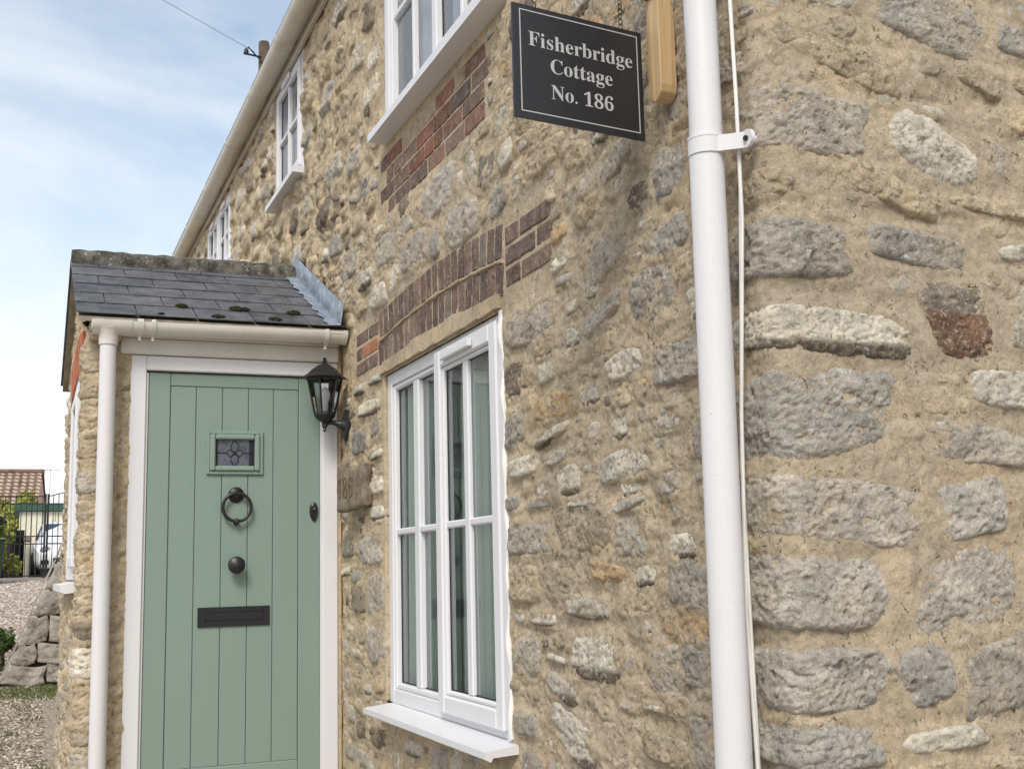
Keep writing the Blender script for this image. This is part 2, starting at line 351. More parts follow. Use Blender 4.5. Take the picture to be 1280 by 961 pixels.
def stone_geo(st, origin, rough=1.0, step=.005, seed=0):
    """one rubble stone: a fine square grid of relief, proud of the mortar inside its outline, plunging below it outside"""
    s0, z0, w, h, k, tilt = st; rr = random.Random(seed)
    big = max(w, h)
    n = rr.uniform(3.2, 6.0) if k in 'gd' else rr.uniform(2.2, 4.0)
    o = rr.uniform(0, 90); E = 1.16
    nu, nv = max(5, int(w*E/step)), max(5, int(h*E/step))
    u, v = np.meshgrid(np.linspace(-E, E, nu), np.linspace(-E, E, nv), indexing='ij')
    th = np.arctan2(v, u); ct, sn = np.cos(th), np.sin(th)
    sup = (np.abs(ct)**n+np.abs(sn)**n)**(-1/n)
    wob = 1.0+.15*fbm(ct*1.1+o, sn*1.1+o, 1.0, 2)+.05*fbm(ct*3.5+o, sn*3.5-o, 1.0, 3, .6)
    d = np.sqrt(u*u+v*v)/(sup*wob)
    u = u*w/2; v = v*h/2
    sk = rr.uniform(-.22, .22); ta = rad(tilt+rr.uniform(-4, 4)); us = u+sk*v; vs = v+rr.uniform(-.10, .10)*u*min(1, h/w*1.5)
    su = s0+us*math.cos(ta)-vs*math.sin(ta); zz = z0+us*math.sin(ta)+vs*math.cos(ta)
    d = d+.055*fbm(su+o, zz, 26, 3, .6)
    H0 = (.0065 if big < .12 else .011 if big < .2 else .013)*rr.uniform(.7, 1.35)*rough
    gx, gz = rr.uniform(-.3, .3), rr.uniform(-.45, .35)
    prof = 1-np.clip(d, 0, 1)**9
    f2 = fbm(su+o, zz*1.0, 11, 5, .62); st_ = ridged(su*.5+o, zz*1.2, 22, 3); pit = np.clip(fbm(su, zz+o, 45, 2)-.2, 0, 1)
    cr1 = np.clip(.09-np.abs(perlin(su*8+o, zz*15+o*.5)+.35*perlin(su*40, zz*60+o)), 0, 1)/.09
    lay = np.clip((perlin(su*5+o, zz*11-o)+.25*perlin(su*22, zz*35+o))/.07, 0, 1)       # a flaked-off face
    amp = min(1.0, big/.15)
    hh = H0*prof*(1+gx*u/(w/2)+gz*v/(h/2)) + prof**.5*amp*rough*(.0085*f2+.0030*st_-.024*pit-.0050*cr1+.0045*lay+.0042*fbm(su+o, zz, 85, 2))
    hh = np.where(d > 1.0, np.minimum(hh, .002)-.35*(d-1), hh)
    idx = np.arange(nu*nv).reshape(nu, nv); dm = np.minimum(np.minimum(d[:-1, :-1], d[1:, :-1]), np.minimum(d[1:, 1:], d[:-1, 1:]))
    q = np.stack([idx[:-1, :-1], idx[1:, :-1], idx[1:, 1:], idx[:-1, 1:]], -1)[dm < 1.04]
    used = np.zeros(nu*nv, bool); used[q.ravel()] = True; mp_ = np.cumsum(used)-1; F = mp_[q]
    V = wallpos(su, zz, hh, *origin).reshape(-1, 3)[used]; D = d.reshape(-1)[used]
    col, lich = KIND[k]; m = rr.uniform(.82, 1.16); wv = rr.uniform(-.03, .03)
    tint = np.array([col[0]*m+wv*.5, col[1]*m, col[2]*m-wv*.5, lich*rr.uniform(.5, 1)])
    tint = np.tile(tint, (len(V), 1))
    if k == 'r':
        sel = (V[:, 2] > z0+.1*h); tint[sel, :3] = (.40,.34,.28)
    if k == 'w' and rr.random() < .4:
        b = np.clip((z0-.15*h-V[:, 2])/(.12*h), 0, 1)[:, None]; tint[:, :3] = tint[:, :3]*(1-b)+np.array([.24,.20,.155])*b
    return V, F, np.concatenate([tint, D[:, None]], 1)
def overlap(c, L, g):
    s, z, w, h = c[:4]
    for t in L:
        if abs(s-t[0]) < (w+t[2])/2*.94+g and abs(z-t[1]) < (h+t[3])/2*.94+g: return True
    return False
def fill(region, n, wr, hr, L, blocks, kinds, gap, seed, tries=60):
    rr = random.Random(seed); s0, s1, z0, z1 = region; out = []
    for i in range(n):
        f = 1-i/n
        for _ in range(tries):
            w = wr[0]+(wr[1]-wr[0])*f*rr.uniform(.6, 1.1); h = max(hr[0], min(hr[1], w*rr.uniform(.4, .85)))
            s = rr.uniform(s0+w/2, s1-w/2); z = rr.uniform(z0+h/2, z1-h/2)
            c = (s, z, w, h, rr.choice(kinds), rr.uniform(-9, 9))
            if overlap(c, blocks, .012) or overlap(c, L, gap): continue
            L.append(c); out.append(c); break
    return out
def lines(*segs):
    out = []
    for a, b, st in segs:
        n = max(1, int(round((b-a)/st))); out += list(np.linspace(a, b, n, endpoint=False))
    out.append(segs[-1][1]); return np.array(sorted(set(np.round(out, 5))))
def sheet(name, S, Z, origin, stones, blocks, amp, mat, parent, zcap=None):
    """mortar relief; blocks = holes (s,z,w,h,cut)"""
    Sg, Zg = np.meshgrid(S, Z, indexing='ij')
    am = amp(Sg, Zg)
    H = am*(.0050*fbm(Sg, Zg, 5, 4)+.0042*fbm(Sg+7, Zg*1.1, 17, 4, .6)+.0022*ridged(Sg*.6, Zg, 34, 3)+.0014*fbm(Sg, Zg, 75, 2)) - am*.0045*np.clip(.07-np.abs(perlin(Sg*7, Zg*12)+.3*perlin(Sg*33, Zg*41)), 0, 1)/.07*np.clip(perlin(Sg*3+5, Zg*3)*3, 0, 1) - am*.012*np.clip(fbm(Sg+3, Zg+9, 26, 3)-.24, 0, 1)*2
    nn = fbm(Sg*1.0, Zg*1.25, 8, 5, .6); ft = np.clip((-Sg-.0)/.1, 0, 1)*.7+.3
    H += am*ft*(.0045*np.clip((nn-.10)/.035, 0, 1)+.0040*np.clip((nn+.16)/.03, 0, 1)-.004)
    for st in stones:
        s0, z0, w, h = st[:4]; i0, i1 = np.searchsorted(S, [s0-w*.8, s0+w*.8]); j0, j1 = np.searchsorted(Z, [z0-h*.8, z0+h*.8])
        if i1 <= i0 or j1 <= j0: continue
        d = np.sqrt(((Sg[i0:i1, j0:j1]-s0)/(w*.5))**4+((Zg[i0:i1, j0:j1]-z0)/(h*.5))**4)**.5
        H[i0:i1, j0:j1] += .0065*am[i0:i1, j0:j1]**.7*np.clip(1.45-d, 0, .45)/.45
    for b in blocks:
        s0, z0, w, h = b[:4]
        dx = np.maximum(np.abs(Sg-s0)-w/2, 0); dz = np.maximum(np.abs(Zg-z0)-h/2, 0); d = np.sqrt(dx*dx+dz*dz)
        k = np.clip(d/.045, 0, 1); H = H*(.25+.75*k)
    if zcap is not None: Zg = np.minimum(Zg, zcap(Sg))
    P = wallpos(Sg, Zg, H, *origin)
    nz = len(Z); idx = np.arange(len(S)*nz).reshape(len(S), nz)
    sc = (Sg[:-1, :-1]+Sg[1:, 1:])/2; zc = (Zg[:-1, :-1]+Zg[1:, 1:])/2
    keep = np.ones(sc.shape, bool)
    if zcap is not None: keep &= (Zg[:-1, 1:]-Zg[:-1, :-1]+Zg[1:, 1:]-Zg[1:, :-1]) > 1e-5
    for b in blocks:
        if len(b) > 4 and b[4]: keep &= ~((np.abs(sc-b[0]) < b[2]/2) & (np.abs(zc-b[1]) < b[3]/2))
    q = np.stack([idx[:-1, :-1], idx[1:, :-1], idx[1:, 1:], idx[:-1, 1:]], -1)[keep]
    V = P.reshape(-1, 3); used = np.zeros(len(V), bool); used[q.ravel()] = True
    mapi = np.cumsum(used)-1; return raw(name, V[used], mapi[q], mat, parent, True)
def brick_geo(c, size, mat_tint, rr, along='x', rot=0):
    """one worn brick: bevelled box with nudged corners. c centre, size (x,y,z)"""
    m = MB(); sx, sy, sz = size; m.box(-sx/2, sx/2, -sy/2, sy/2, -sz/2, sz/2, bev=.0045)
    V = np.array(m.v); V += np.array([[rr.uniform(-.0018, .0018) for _ in range(3)] for _ in V])
    if rot:
        ca, sa = math.cos(rot), math.sin(rot); V = np.stack([V[:, 0]*ca-V[:, 2]*sa, V[:, 1], V[:, 0]*sa+V[:, 2]*ca], -1)
    return V+np.array(c), m.f

AUTHORED=[(-1.267,1.584,0.341,0.095,'g',0),(-0.896,1.607,0.364,0.138,'t',0),(-1.307,1.457,0.239,0.120,'t',0),(-1.044,1.465,0.207,0.080,'t',0),(-0.768,1.485,0.199,0.060,'o',0),
(-0.564,1.478,0.105,0.058,'w',0),(-0.358,1.457,0.222,0.113,'g',0),(-0.903,1.392,0.257,0.056,'w',0),(-0.622,1.414,0.189,0.057,'t',0),(-1.169,1.356,0.188,0.042,'w',0),
(-1.350,1.356,0.104,0.037,'w',0),(-1.299,1.247,0.195,0.121,'g',0),(-1.092,1.254,0.132,0.026,'w',0),(-0.854,1.270,0.294,0.128,'w',0),(-0.687,1.273,0.091,0.050,'w',0),
(-0.493,1.266,0.150,0.111,'g',0),(-0.326,1.280,0.170,0.105,'g',0),(-1.061,1.176,0.217,0.057,'w',-15),(-0.882,1.162,0.088,0.042,'t',0),(-1.321,1.055,0.178,0.068,'g',0),
(-1.023,1.088,0.251,0.073,'w',-15),(-0.972,1.023,0.248,0.063,'w',-15),(-0.736,1.059,0.186,0.130,'t',0),(-0.508,1.086,0.230,0.071,'t',0),(-0.306,1.119,0.146,0.126,'g',0),
(-0.672,1.162,0.106,0.021,'w',0),(-0.562,1.173,0.099,0.020,'w',0),(-1.111,0.956,0.116,0.053,'g',0),(-1.229,2.213,0.385,0.124,'g',0),(-1.332,2.069,0.187,0.107,'b',0),
(-1.070,1.950,0.290,0.085,'o',0),(-0.837,1.944,0.122,0.055,'w',0),(-0.637,1.996,0.200,0.078,'w',0),(-0.378,1.957,0.225,0.102,'g',0),(-1.354,1.918,0.163,0.107,'g',0),
(-1.086,1.867,0.270,0.034,'w',8),(-0.815,1.851,0.093,0.048,'w',0),(-0.650,1.750,0.270,0.080,'w',0),(-0.474,1.763,0.093,0.087,'w',0),(-0.558,1.858,0.114,0.029,'g',0),
(-1.287,1.799,0.246,0.064,'w',0),(-1.057,1.801,0.143,0.038,'g',0),(-0.918,1.672,0.214,0.032,'w',0),(-0.644,1.648,0.202,0.033,'w',8),(-0.851,1.757,0.094,0.038,'w',0),
(-0.284,1.777,0.085,0.127,'g',0),(-1.374,1.695,0.125,0.048,'g',0),(-1.182,1.683,0.164,0.032,'g',0),(-0.715,2.302,0.267,0.113,'g',15),(-0.480,2.142,0.221,0.144,'g',0),
(-0.967,2.293,0.108,0.040,'g',0),(-0.755,2.146,0.222,0.067,'g',15),(-0.723,2.195,0.062,0.042,'o',0),(-0.664,2.183,0.047,0.037,'w',0),(-0.932,2.206,0.076,0.053,'w',0),
(-0.631,2.527,0.188,0.079,'g',15),(-0.372,2.411,0.155,0.127,'g',0),(-0.909,2.514,0.106,0.047,'g',0),(-0.798,2.522,0.109,0.050,'g',0),(-0.493,2.327,0.089,0.039,'w',0),
(-1.088,2.685,0.320,0.086,'t',0),(-0.641,2.385,0.085,0.035,'t',0),(-1.102,2.129,0.144,0.062,'t',0),(-0.791,2.005,0.069,0.046,'t',0),(-0.967,2.061,0.133,0.049,'t',20),
(-2.035,2.874,0.384,0.157,'g',0),(-1.779,2.691,0.341,0.163,'g',0),(-1.431,2.663,0.161,0.099,'g',0),(-2.674,2.837,0.300,0.147,'g',0),(-2.322,2.730,0.341,0.130,'g',0),
(-2.421,2.857,0.199,0.078,'g',0),(-2.068,2.692,0.108,0.123,'g',0),(-3.310,2.907,0.320,0.138,'g',0),(-3.021,2.781,0.262,0.101,'w',0),(-2.821,2.662,0.267,0.114,'w',0),
(-1.681,2.863,0.092,0.109,'g',0),(-3.541,3.074,0.205,0.120,'g',0),(-1.391,2.911,0.113,0.110,'w',0),(-2.883,1.863,0.230,0.084,'w',0),(-2.968,1.594,0.384,0.127,'g',0),
(-3.340,1.619,0.226,0.111,'d',0),(-2.884,1.405,0.251,0.189,'g',0),(-3.377,1.507,0.214,0.057,'w',0),(-3.160,1.385,0.251,0.123,'b',0),(-2.901,1.201,0.275,0.159,'g',0),
(-3.182,1.155,0.159,0.061,'w',0),(-3.366,1.157,0.155,0.102,'g',0),(-2.875,1.744,0.253,0.073,'w',0),(-2.875,0.838,0.246,0.095,'b',0),(-3.228,0.722,0.384,0.090,'g',0),
(-2.392,0.852,0.213,0.069,'w',0),(-2.090,0.856,0.196,0.089,'g',0),(-1.754,0.897,0.132,0.050,'g',0),(-2.884,2.313,0.209,0.058,'w',0),(-2.979,2.203,0.393,0.076,'w',0),
(-2.870,2.105,0.170,0.085,'g',0),(-3.135,2.306,0.188,0.068,'w',0),(-2.861,1.988,0.193,0.054,'w',0),(-3.141,2.070,0.268,0.110,'d',0),(-3.302,1.253,0.138,0.070,'w',0),
(-3.349,1.385,0.099,0.085,'b',0),(-1.400,1.159,0.093,0.046,'t',0),(-1.262,1.140,0.104,0.038,'t',0),(-1.242,2.065,0.101,0.043,'t',0),(-0.929,1.592,0.073,0.042,'o',0),
(-0.285,1.628,0.052,0.069,'t',0),(-0.402,1.626,0.060,0.054,'t',0),(-0.267,2.246,0.040,0.063,'t',0),(-0.339,2.560,0.089,0.076,'g',0),(0.415,2.378,0.263,0.140,'w',-20),
(0.448,2.687,0.293,0.152,'g',-12),(0.715,2.668,0.178,0.080,'g',-10),(0.060,2.596,0.083,0.058,'t',0),(0.216,2.544,0.284,0.073,'t',-14),(0.163,2.690,0.151,0.044,'w',0),
(0.266,2.283,0.326,0.071,'t',-14),(0.569,2.558,0.141,0.062,'t',-15),(0.422,2.467,0.088,0.030,'w',0),(0.597,2.381,0.059,0.076,'g',-25),(0.602,2.583,0.072,0.029,'w',0),
(0.350,2.153,0.271,0.083,'g',-8),(0.581,2.260,0.297,0.037,'t',-8),(0.668,2.167,0.194,0.041,'w',0),(0.293,2.077,0.116,0.050,'g',0),(0.447,2.000,0.185,0.169,'r',0),
(0.687,2.019,0.166,0.164,'w',0),(0.581,1.858,0.241,0.090,'w',0),(0.365,1.821,0.100,0.056,'t',0),(0.535,1.733,0.395,0.091,'g',0),(0.451,1.602,0.198,0.123,'g',0),
(0.409,1.434,0.298,0.165,'g',6),(0.294,1.273,0.160,0.130,'g',14),(0.533,1.272,0.324,0.145,'g',14),(0.330,1.144,0.225,0.049,'w',0),(0.672,1.618,0.184,0.086,'g',0),
(0.693,1.422,0.183,0.135,'g',0),(0.647,1.138,0.244,0.040,'w',0),(0.695,2.483,0.122,0.078,'t',0),(0.771,2.358,0.136,0.077,'g',0),(0.390,1.870,0.086,0.017,'t',0),
(0.442,1.812,0.030,0.034,'t',0),(0.065,2.407,0.372,0.154,'g',0),(0.014,2.131,0.323,0.132,'g',0),(0.077,1.961,0.482,0.102,'w',0),(0.028,1.793,0.480,0.186,'g',0),
(0.045,1.605,0.552,0.130,'g',0),(-0.008,1.445,0.480,0.155,'g',0),(-0.018,1.273,0.436,0.125,'g',0),(-0.018,1.152,0.402,0.086,'g',0),(-0.011,2.669,0.110,0.068,'g',0),
(-0.026,2.271,0.156,0.065,'t',0)]

ORG = (0.0, 0.0)
cottage = thing('stone_cottage', (-4, 0, .3), 'long rubble stone cottage with white casement windows and brick arch, filling the photo', 'house')
# openings and brick areas on the street face: (s centre, z centre, w, h, cut)
def blk(x0, x1, z0, z1, cut=0): return ((x0+x1)/2, (z0+z1)/2, x1-x0, z1-z0, cut)
BL = [blk(-2.760, -1.452, .985, 2.306, 1), blk(-2.715, -1.40, 3.30, 4.35, 1), blk(-5.05, -4.32, 3.70, 4.44, 1), blk(-7.95, -6.74, 3.80, 4.38, 1),
      blk(-3.21, -1.03, 2.312, 2.615), blk(-2.82, -1.50, 2.99, 3.30)]
PORCHBLK = [blk(-5.3, -3.48, .2, 2.6), ]
STN = list(AUTHORED)
AREA = BL+PORCHBLK
mixA = 'tttwwgbt'; mixC = 'ttttwggbwd'
F1 = fill((-1.43, -.02, .75, 3.3), 240, (.05, .22), (.032, .13), STN, AREA, 'twtwgwttbwo', .001, 3, 90)
F2 = fill((-3.46, -2.78, .75, 2.36), 110, (.05, .20), (.035, .13), STN, AREA, 'wtgtbwgt', .003, 4, 80)
F3 = fill((-3.45, -1.2, .55, .96), 80, (.05, .17), (.04, .1), STN, AREA, 'wtgtbwg', .004, 5)
F4 = fill((-3.5, -1.0, 2.6, 3.3), 110, (.06, .22), (.04, .13), STN, AREA, mixC, .004, 6)
F5 = fill((-9.3, -2.75, 2.62, 4.42), 620, (.08, .32), (.05, .15), STN, AREA, 'ttttwggbwt', .006, 7, 50)
F6 = fill((.03, .85, .85, 3.0), 120, (.05, .27), (.03, .10), STN, AREA, 'tgwttgtw', .006, 8)
F7 = fill((.85, 1.9, .5, 3.3), 60, (.1, .38), (.06, .17), STN, AREA, 'gggwt', .03, 9)
F8 = fill((-1.4, .0, 3.3, 4.3), 50, (.08, .25), (.06, .13), STN, AREA, mixC, .014, 10)
def amp(S, Z):
    far = np.clip((-S-2.6)/1.6, 0, 1); return .88+1.6*far*np.clip((Z-2.5)/.3, 0, 1)-.15*np.clip(S/.1, 0, 1)
S = lines((-12.8, -9.3, .25), (-9.3, -7.95, .04), (-7.95, -6.74, .03), (-6.74, -5.05, .025), (-5.05, -4.32, .018), (-4.32, -2.765, .012), (-2.765, -2.760, .01), (-2.760, -2.715, .01), (-2.715, -1.452, .0075), (-1.452, -1.4, .006), (-1.4, .8, .0052), (.8, 1.6, .015), (1.6, 6, .3))
Z = lines((-.2, .75, .08), (.75, .985, .008), (.985, 2.306, .0062), (2.306, 2.99, .0068), (2.99, 3.3, .009), (3.3, 3.70, .014), (3.70, 3.80, .014), (3.80, 4.35, .016), (4.35, 4.38, .015), (4.38, 4.44, .02), (4.44, 4.6, .05))
wall = sheet('wall', S, Z, ORG, STN, BL, amp, M['mortar'], cottage)
# rank stones: the 300 that show largest are parts, the rest one piece of rubble
def score(st, org=ORG):
    x, y = (st[0], 0) if st[0] < 0 else (0, st[0]); d = math.dist((x, y, st[1]), CAM)
    face = 1.38/d if st[0] < 0 else 1.9/d
    vis = 0 if (st[0] > .95 or st[1] < .8 or (st[0] > -1.3 and st[1] > 3.25)) else 1
    return st[2]*st[3]/d/d*face*vis
order = sorted(range(len(STN)), key=lambda i: -score(STN[i]))
rest = [[], [], []]; off = 0
for r_, i in enumerate(order):
    st = STN[i]; rough = float(amp(np.array(st[0]), np.array(st[1])))**.75
    dist = math.dist((min(st[0], 0), max(st[0], 0), st[1]), CAM); V, F, T = stone_geo(st, ORG, rough, max(.0036, .0017*dist) if r_ < 296 else .0032*dist, seed=i)
    if r_ < 296: raw('stone', V, F, M['stone'], wall, True, T)
    else:
        rest[0].append(V); rest[1] += (F+off).tolist(); rest[2].append(T); off += len(V)
rb = raw('rubble_stones', np.concatenate(rest[0]), rest[1], M['stone'], wall, True, np.concatenate(rest[2])); tag(rb, kind='stuff')
# bricks
rr = random.Random(3)
DK = [(.165,.118,.10), (.145,.11,.098), (.19,.135,.11), (.215,.155,.125)]; RD = [(.29,.135,.095), (.27,.15,.115)]; MIXB = DK+[(.25,.16,.13), (.26,.155,.12)]
def brick(x0, x1, z0, z1, col, rot=0, d=.0035):
    V, F = brick_geo(((x0+x1)/2, .03-d*rr.uniform(.7, 1.1), (z0+z1)/2), (x1-x0, .06, z1-z0), None, rr, rot=rot)
    m = rr.uniform(.85, 1.15); raw('brick', V, F, M['brick'], wall, False, (col[0]*m, col[1]*m, col[2]*m, 1))
zc = 3.252
for c in range(4):      # panel under the bedroom window
    x = -2.80 + (.09 if c % 2 else 0)+(.02 if c == 3 else 0); end = [-1.50, -1.505, -1.52, -1.54][c]
    while x < end-.05:
        L = rr.choice([.215, .105, .21, .2]); L = min(L, end-x)
        cx = x+L/2
        col = rr.choice(MIXB)
        if c == 0: col = RD[0] if (-2.66 < cx < -2.42 or -2.15 < cx < -1.92) else ((.42,.34,.25) if (-2.42 < cx < -2.15 or -1.92 < cx < -1.72) else rr.choice(MIXB))
        if c in (1, 2) and -2.35 < cx < -1.8: col = rr.choice([(.25,.12,.085), (.21,.11,.08)])
        brick(x, x+L-.007, zc-.0635, zc, col); x += L
    zc -= .0685
zc = 2.562
for c in range(3):      # blocks either side of the arch
    x = -1.412 + (.0 if c % 2 else -.0)
    for L, col in (((.12, DK[2]), (.245, DK[0])), ((.245, DK[1]), (.13, DK[2])), ((.125, DK[0]), (.235, DK[3])))[c]:
        brick(x, x+L-.010, zc-.058, zc, col); x += L
    x = -3.205
    for L, col in (((.2, DK[2]), (.16, DK[3])), ((.10, DK[1]), (.255, (.42,.19,.11))), ((.21, DK[2]), (.145, DK[0])))[c]:
        brick(x, x+L-.011, zc-.056, zc, col); x += L
    zc -= .0675
for ring_, (za, zb, n) in enumerate(((2.356, 2.462, 20), (2.478, 2.592, 20))):
    for i in range(n):
        u = (i+.5)/n; x = -2.842+u*1.412; sag = .034*(1-(2*u-1)**2)-.008; w = 1.412/n
        tilt = (u-.5)*-.28
        brick(x-w/2+.0045, x+w/2-.0045, za+sag, zb+sag, rr.choice(DK if rr.random() < .88 else [(.30,.25,.2), (.2,.17,.15)]), rot=tilt, d=.004)
m = MB(); zs = [(-2.80+1.34*i/24) for i in range(25)]     # rough timber edge under the arch
for i in range(24):
    a = math.sin(i*1.7)*.003; m.box(zs[i], zs[i+1]+.0004*(i % 2), -.016-a, .02, 2.315+.0012*math.sin(i*2.3), 2.352+.004*math.sin(i*.9)+.026*(1-(2*i/24-1)**2))
m.build('lintel_edge', M['mortar'], wall)
m = MB()
for (x0, z0, x1, z1) in ((-2.84, 2.462, -1.43, 2.47),):
    pts = [(x0+(x1-x0)*i/30, -.004-.002*math.sin(i*1.9), 2.462+.034*(1-(2*i/30-1)**2)+.002*math.sin(i*2.7)) for i in range(31)]
    m.tube(pts, [.006+.0018*math.sin(i*1.3) for i in range(31)], 6)
m.build('arch_joint', M['mortar'], wall, True)

# ------------------------------------------------------------------ windows
def curtain(name, x0, x1, y, z0, z1, mat, n=14, depth=.022, parent=None):
    N = 160; V = []; F = []
    for i in range(N+1):
        x = x0+(x1-x0)*i/N; d = depth*math.sin(i/N*n*2*math.pi)+depth*.5*math.sin(i/N*n*5.1+1)
        V += [(x, y+d, z0), (x, y+d*.8, z1)]
    for i in range(N): F.append((2*i, 2*i+2, 2*i+3, 2*i+1))
    return raw(name, V, F, mat, parent, True)
def pane(x0, x1, z0, z1, y, win):
    MB().add([(x0, y, z0), (x1, y, z0), (x1, y, z1), (x0, y, z1)], [(0, 1, 2, 3)]).build('pane', M['glass'], win)
    g = MB(); e = .004
    for (a, b, c, d) in ((x0, x0+e, z0, z1), (x1-e, x1, z0, z1), (x0+e, x1-e, z0, z0+e), (x0+e, x1-e, z1-e, z1)): g.box(a, b, y-.0035, y-.0008, c, d)
    g.build('gasket', M['gasket'], win)
# living-room window
Y0 = .012
win = MB(); ring(win, -2.765, -1.489, .987, 2.310, .052, Y0, Y0+.07, b=.055)
win.box(-2.138, -2.098, Y0+.001, Y0+.068, 1.042, 2.258, bev=.003)
win = win.build('window', M['upvc'], cottage)
f = MB()          # fixed light: sloped beads and glazing bars
f.box(-2.713, -2.69, Y0+.006, Y0+.05, 1.042, 2.258, bev=.006); f.box(-2.161, -2.138, Y0+.006, Y0+.05, 1.042, 2.258, bev=.006)
f.box(-2.69, -2.161, Y0+.007, Y0+.05, 2.236, 2.258, bev=.006); f.box(-2.69, -2.161, Y0+.007, Y0+.05, 1.042, 1.066, bev=.006)
f.build('glazing_bead', M['upvc'], win)
f = MB(); f.box(-2.448, -2.386, Y0+.008, Y0+.046, 1.066, 2.236, bev=.005); f.box(-2.69, -2.161, Y0+.010, Y0+.047, 1.646, 1.671, bev=.005); f.build('glazing_bar', M['upvc'], win)
s_ = MB(); ring(s_, -2.108, -1.497, 1.012, 2.285, .062, Y0-.022, Y0+.03, bev=.006); s_.build('sash', M['upvc'], win)
f = MB(); f.box(-2.046, -2.030, Y0-.012, Y0+.02, 1.074, 2.223, bev=.006); f.box(-1.575, -1.559, Y0-.012, Y0+.02, 1.074, 2.223, bev=.006); f.box(-2.03, -1.575, Y0-.011, Y0+.02, 2.207, 2.223, bev=.006); f.box(-2.03, -1.575, Y0-.011, Y0+.02, 1.074, 1.092, bev=.006)
f.build('glazing_bead', M['upvc'], win)
f = MB(); f.box(-1.836, -1.789, Y0-.010, Y0+.014, 1.092, 2.207, bev=.005); f.box(-2.03, -1.575, Y0-.008, Y0+.013, 1.646, 1.671, bev=.005); f.build('glazing_bar', M['upvc'], win)
pane(-2.69, -2.161, 1.066, 2.236, Y0+.03, win); pane(-2.03, -1.575, 1.092, 2.207, Y0+.004, win)
MB().box(-1.489, -1.479, Y0+.02, Y0+.06, .99, 2.29).build('gasket', M['gasket'], win)
f = MB(); f.box(-1.99, -1.70, Y0-.040, Y0-.0225, 2.236, 2.262, bev=.004); f.build('trickle_vent', M['upvc'], win)
f = MB(); f.box(-1.479, -1.455, -.004, Y0+.06, .99, 2.31, bev=.002)
f.build('frame_extension', M['upvc'], win)
f = MB(); f.prism([(-.108, .974), (-.108, .954), (-.090, .944), (-.082, .956), (.02, .962), (.08, .962), (.08, .986), (.0, .9865)], 'x', -2.735, -1.402); f.build('sill', M['upvc'], win)
m = MB()       # wavy mastic bead at the right jamb
pts = [(-1.447+.004*math.sin(i*.9)+.004*math.sin(i*.37), -.002-.003*math.sin(i*.7), 1.0+i*.0262) for i in range(50)]
m.tube(pts, [.008+.004*math.sin(i*.83) for i in range(50)], 8); m.build('sealant', M['sealant'], win, True)
m = MB().box(-2.79, -2.767, -.004, .02, .99, 2.31, bev=.003); m.build('render_edge', M['mortar'], win)
o = curtain('curtain', -2.745, -1.49, .100, .95, 2.3, M['curtain'], 12, .026); tag(o, 'pale sage green curtain in folds behind the ground floor window', 'curtain')
# upper windows
def upper(x0, x1, z0, z1, lights, lab, vents=True, sill=(.10, .045), bars=True, trans=True):
    y = -.004
    w = MB(); ring(w, x0, x1, z0, z1, .055, y, y+.07); n = len(lights)
    for k in range(1, n):
        xm = x0+(x1-x0)*k/n; w.box(xm-.03, xm+.03, y+.001, y+.068, z0+.055, z1-.055, bev=.003)
    w = w.build('window', M['upvc'], cottage)
    for k, opening in enumerate(lights):
        a = x0+(x1-x0)*k/n+(.055 if k == 0 else .03); b = x0+(x1-x0)*(k+1)/n-(.055 if k == n-1 else .03)
        t = .05 if opening else .018; yy = y-.016 if opening else y+.01
        s = MB(); ring(s, a-(.012 if opening else 0), b+(.012 if opening else 0), z0+.055-(.012 if opening else 0), z1-.055+(.012 if opening else 0), t, yy, yy+.045, bev=.005); s.build('sash', M['upvc'], w)
        a2, b2, c2, d2 = a+t-.01, b-t+.01, z0+.055+t-.01, z1-.055-t+.01
        pane(a2, b2, c2, d2, yy+.028, w)
        g = MB()
        if bars: g.box((a2+b2)/2-.013, (a2+b2)/2+.013, yy+.008, yy+.04, c2, d2, bev=.004)
        if trans: g.box(a2, b2, yy+.010, yy+.038, (c2+d2)/2-.012, (c2+d2)/2+.012, bev=.004)
        if g.v: g.build('glazing_bar', M['upvc'], w)
        if vents: MB().box((a2+b2)/2-.1, (a2+b2)/2+.1, yy-.016, yy-.0005, z1-.055-.02, z1-.055+.012, bev=.003).build('trickle_vent', M['upvc'], w)
    q = MB(); q.prism([(-sill[0], z0-.005), (-sill[0], z0-sill[1]), (.03, z0-sill[1]-.004), (.05, z0+.001), (0, z0+.0015)], 'x', x0-.01, x1+.06); q.build('sill', M['upvc'], w)
    o = curtain('blind', x0+.06, x1-.06, .13, z0, z1, M['blind'], 9, .006); tag(o, lab, 'blind', 'blinds behind the upstairs windows')
    return w
upper(-2.715, -1.40, 3.335, 4.35, (0, 1), 'pale blind behind the bedroom window at the top edge, over the brick panel', False, (.080, .036))
upper(-5.05, -4.32, 3.715, 4.44, (1,), 'pale blind behind the narrow upper window under the cream gutter', True, (.075, .036))
upper(-7.95, -6.74, 3.80, 4.38, (1, 1), 'pale blind behind the farthest upper window, just above the porch roof', True)
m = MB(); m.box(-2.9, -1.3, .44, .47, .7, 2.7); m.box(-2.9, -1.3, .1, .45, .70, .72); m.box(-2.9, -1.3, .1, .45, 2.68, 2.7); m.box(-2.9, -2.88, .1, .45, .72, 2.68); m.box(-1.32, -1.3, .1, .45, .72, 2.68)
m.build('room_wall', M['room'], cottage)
for (a, b, c, d) in ((-2.8, -1.3, 3.2, 4.45), (-5.15, -4.2, 3.6, 4.5), (-8.05, -6.6, 3.7, 4.45)): MB().box(a, b, .3, .32, c, d).build('room_wall', M['room'], cottage)
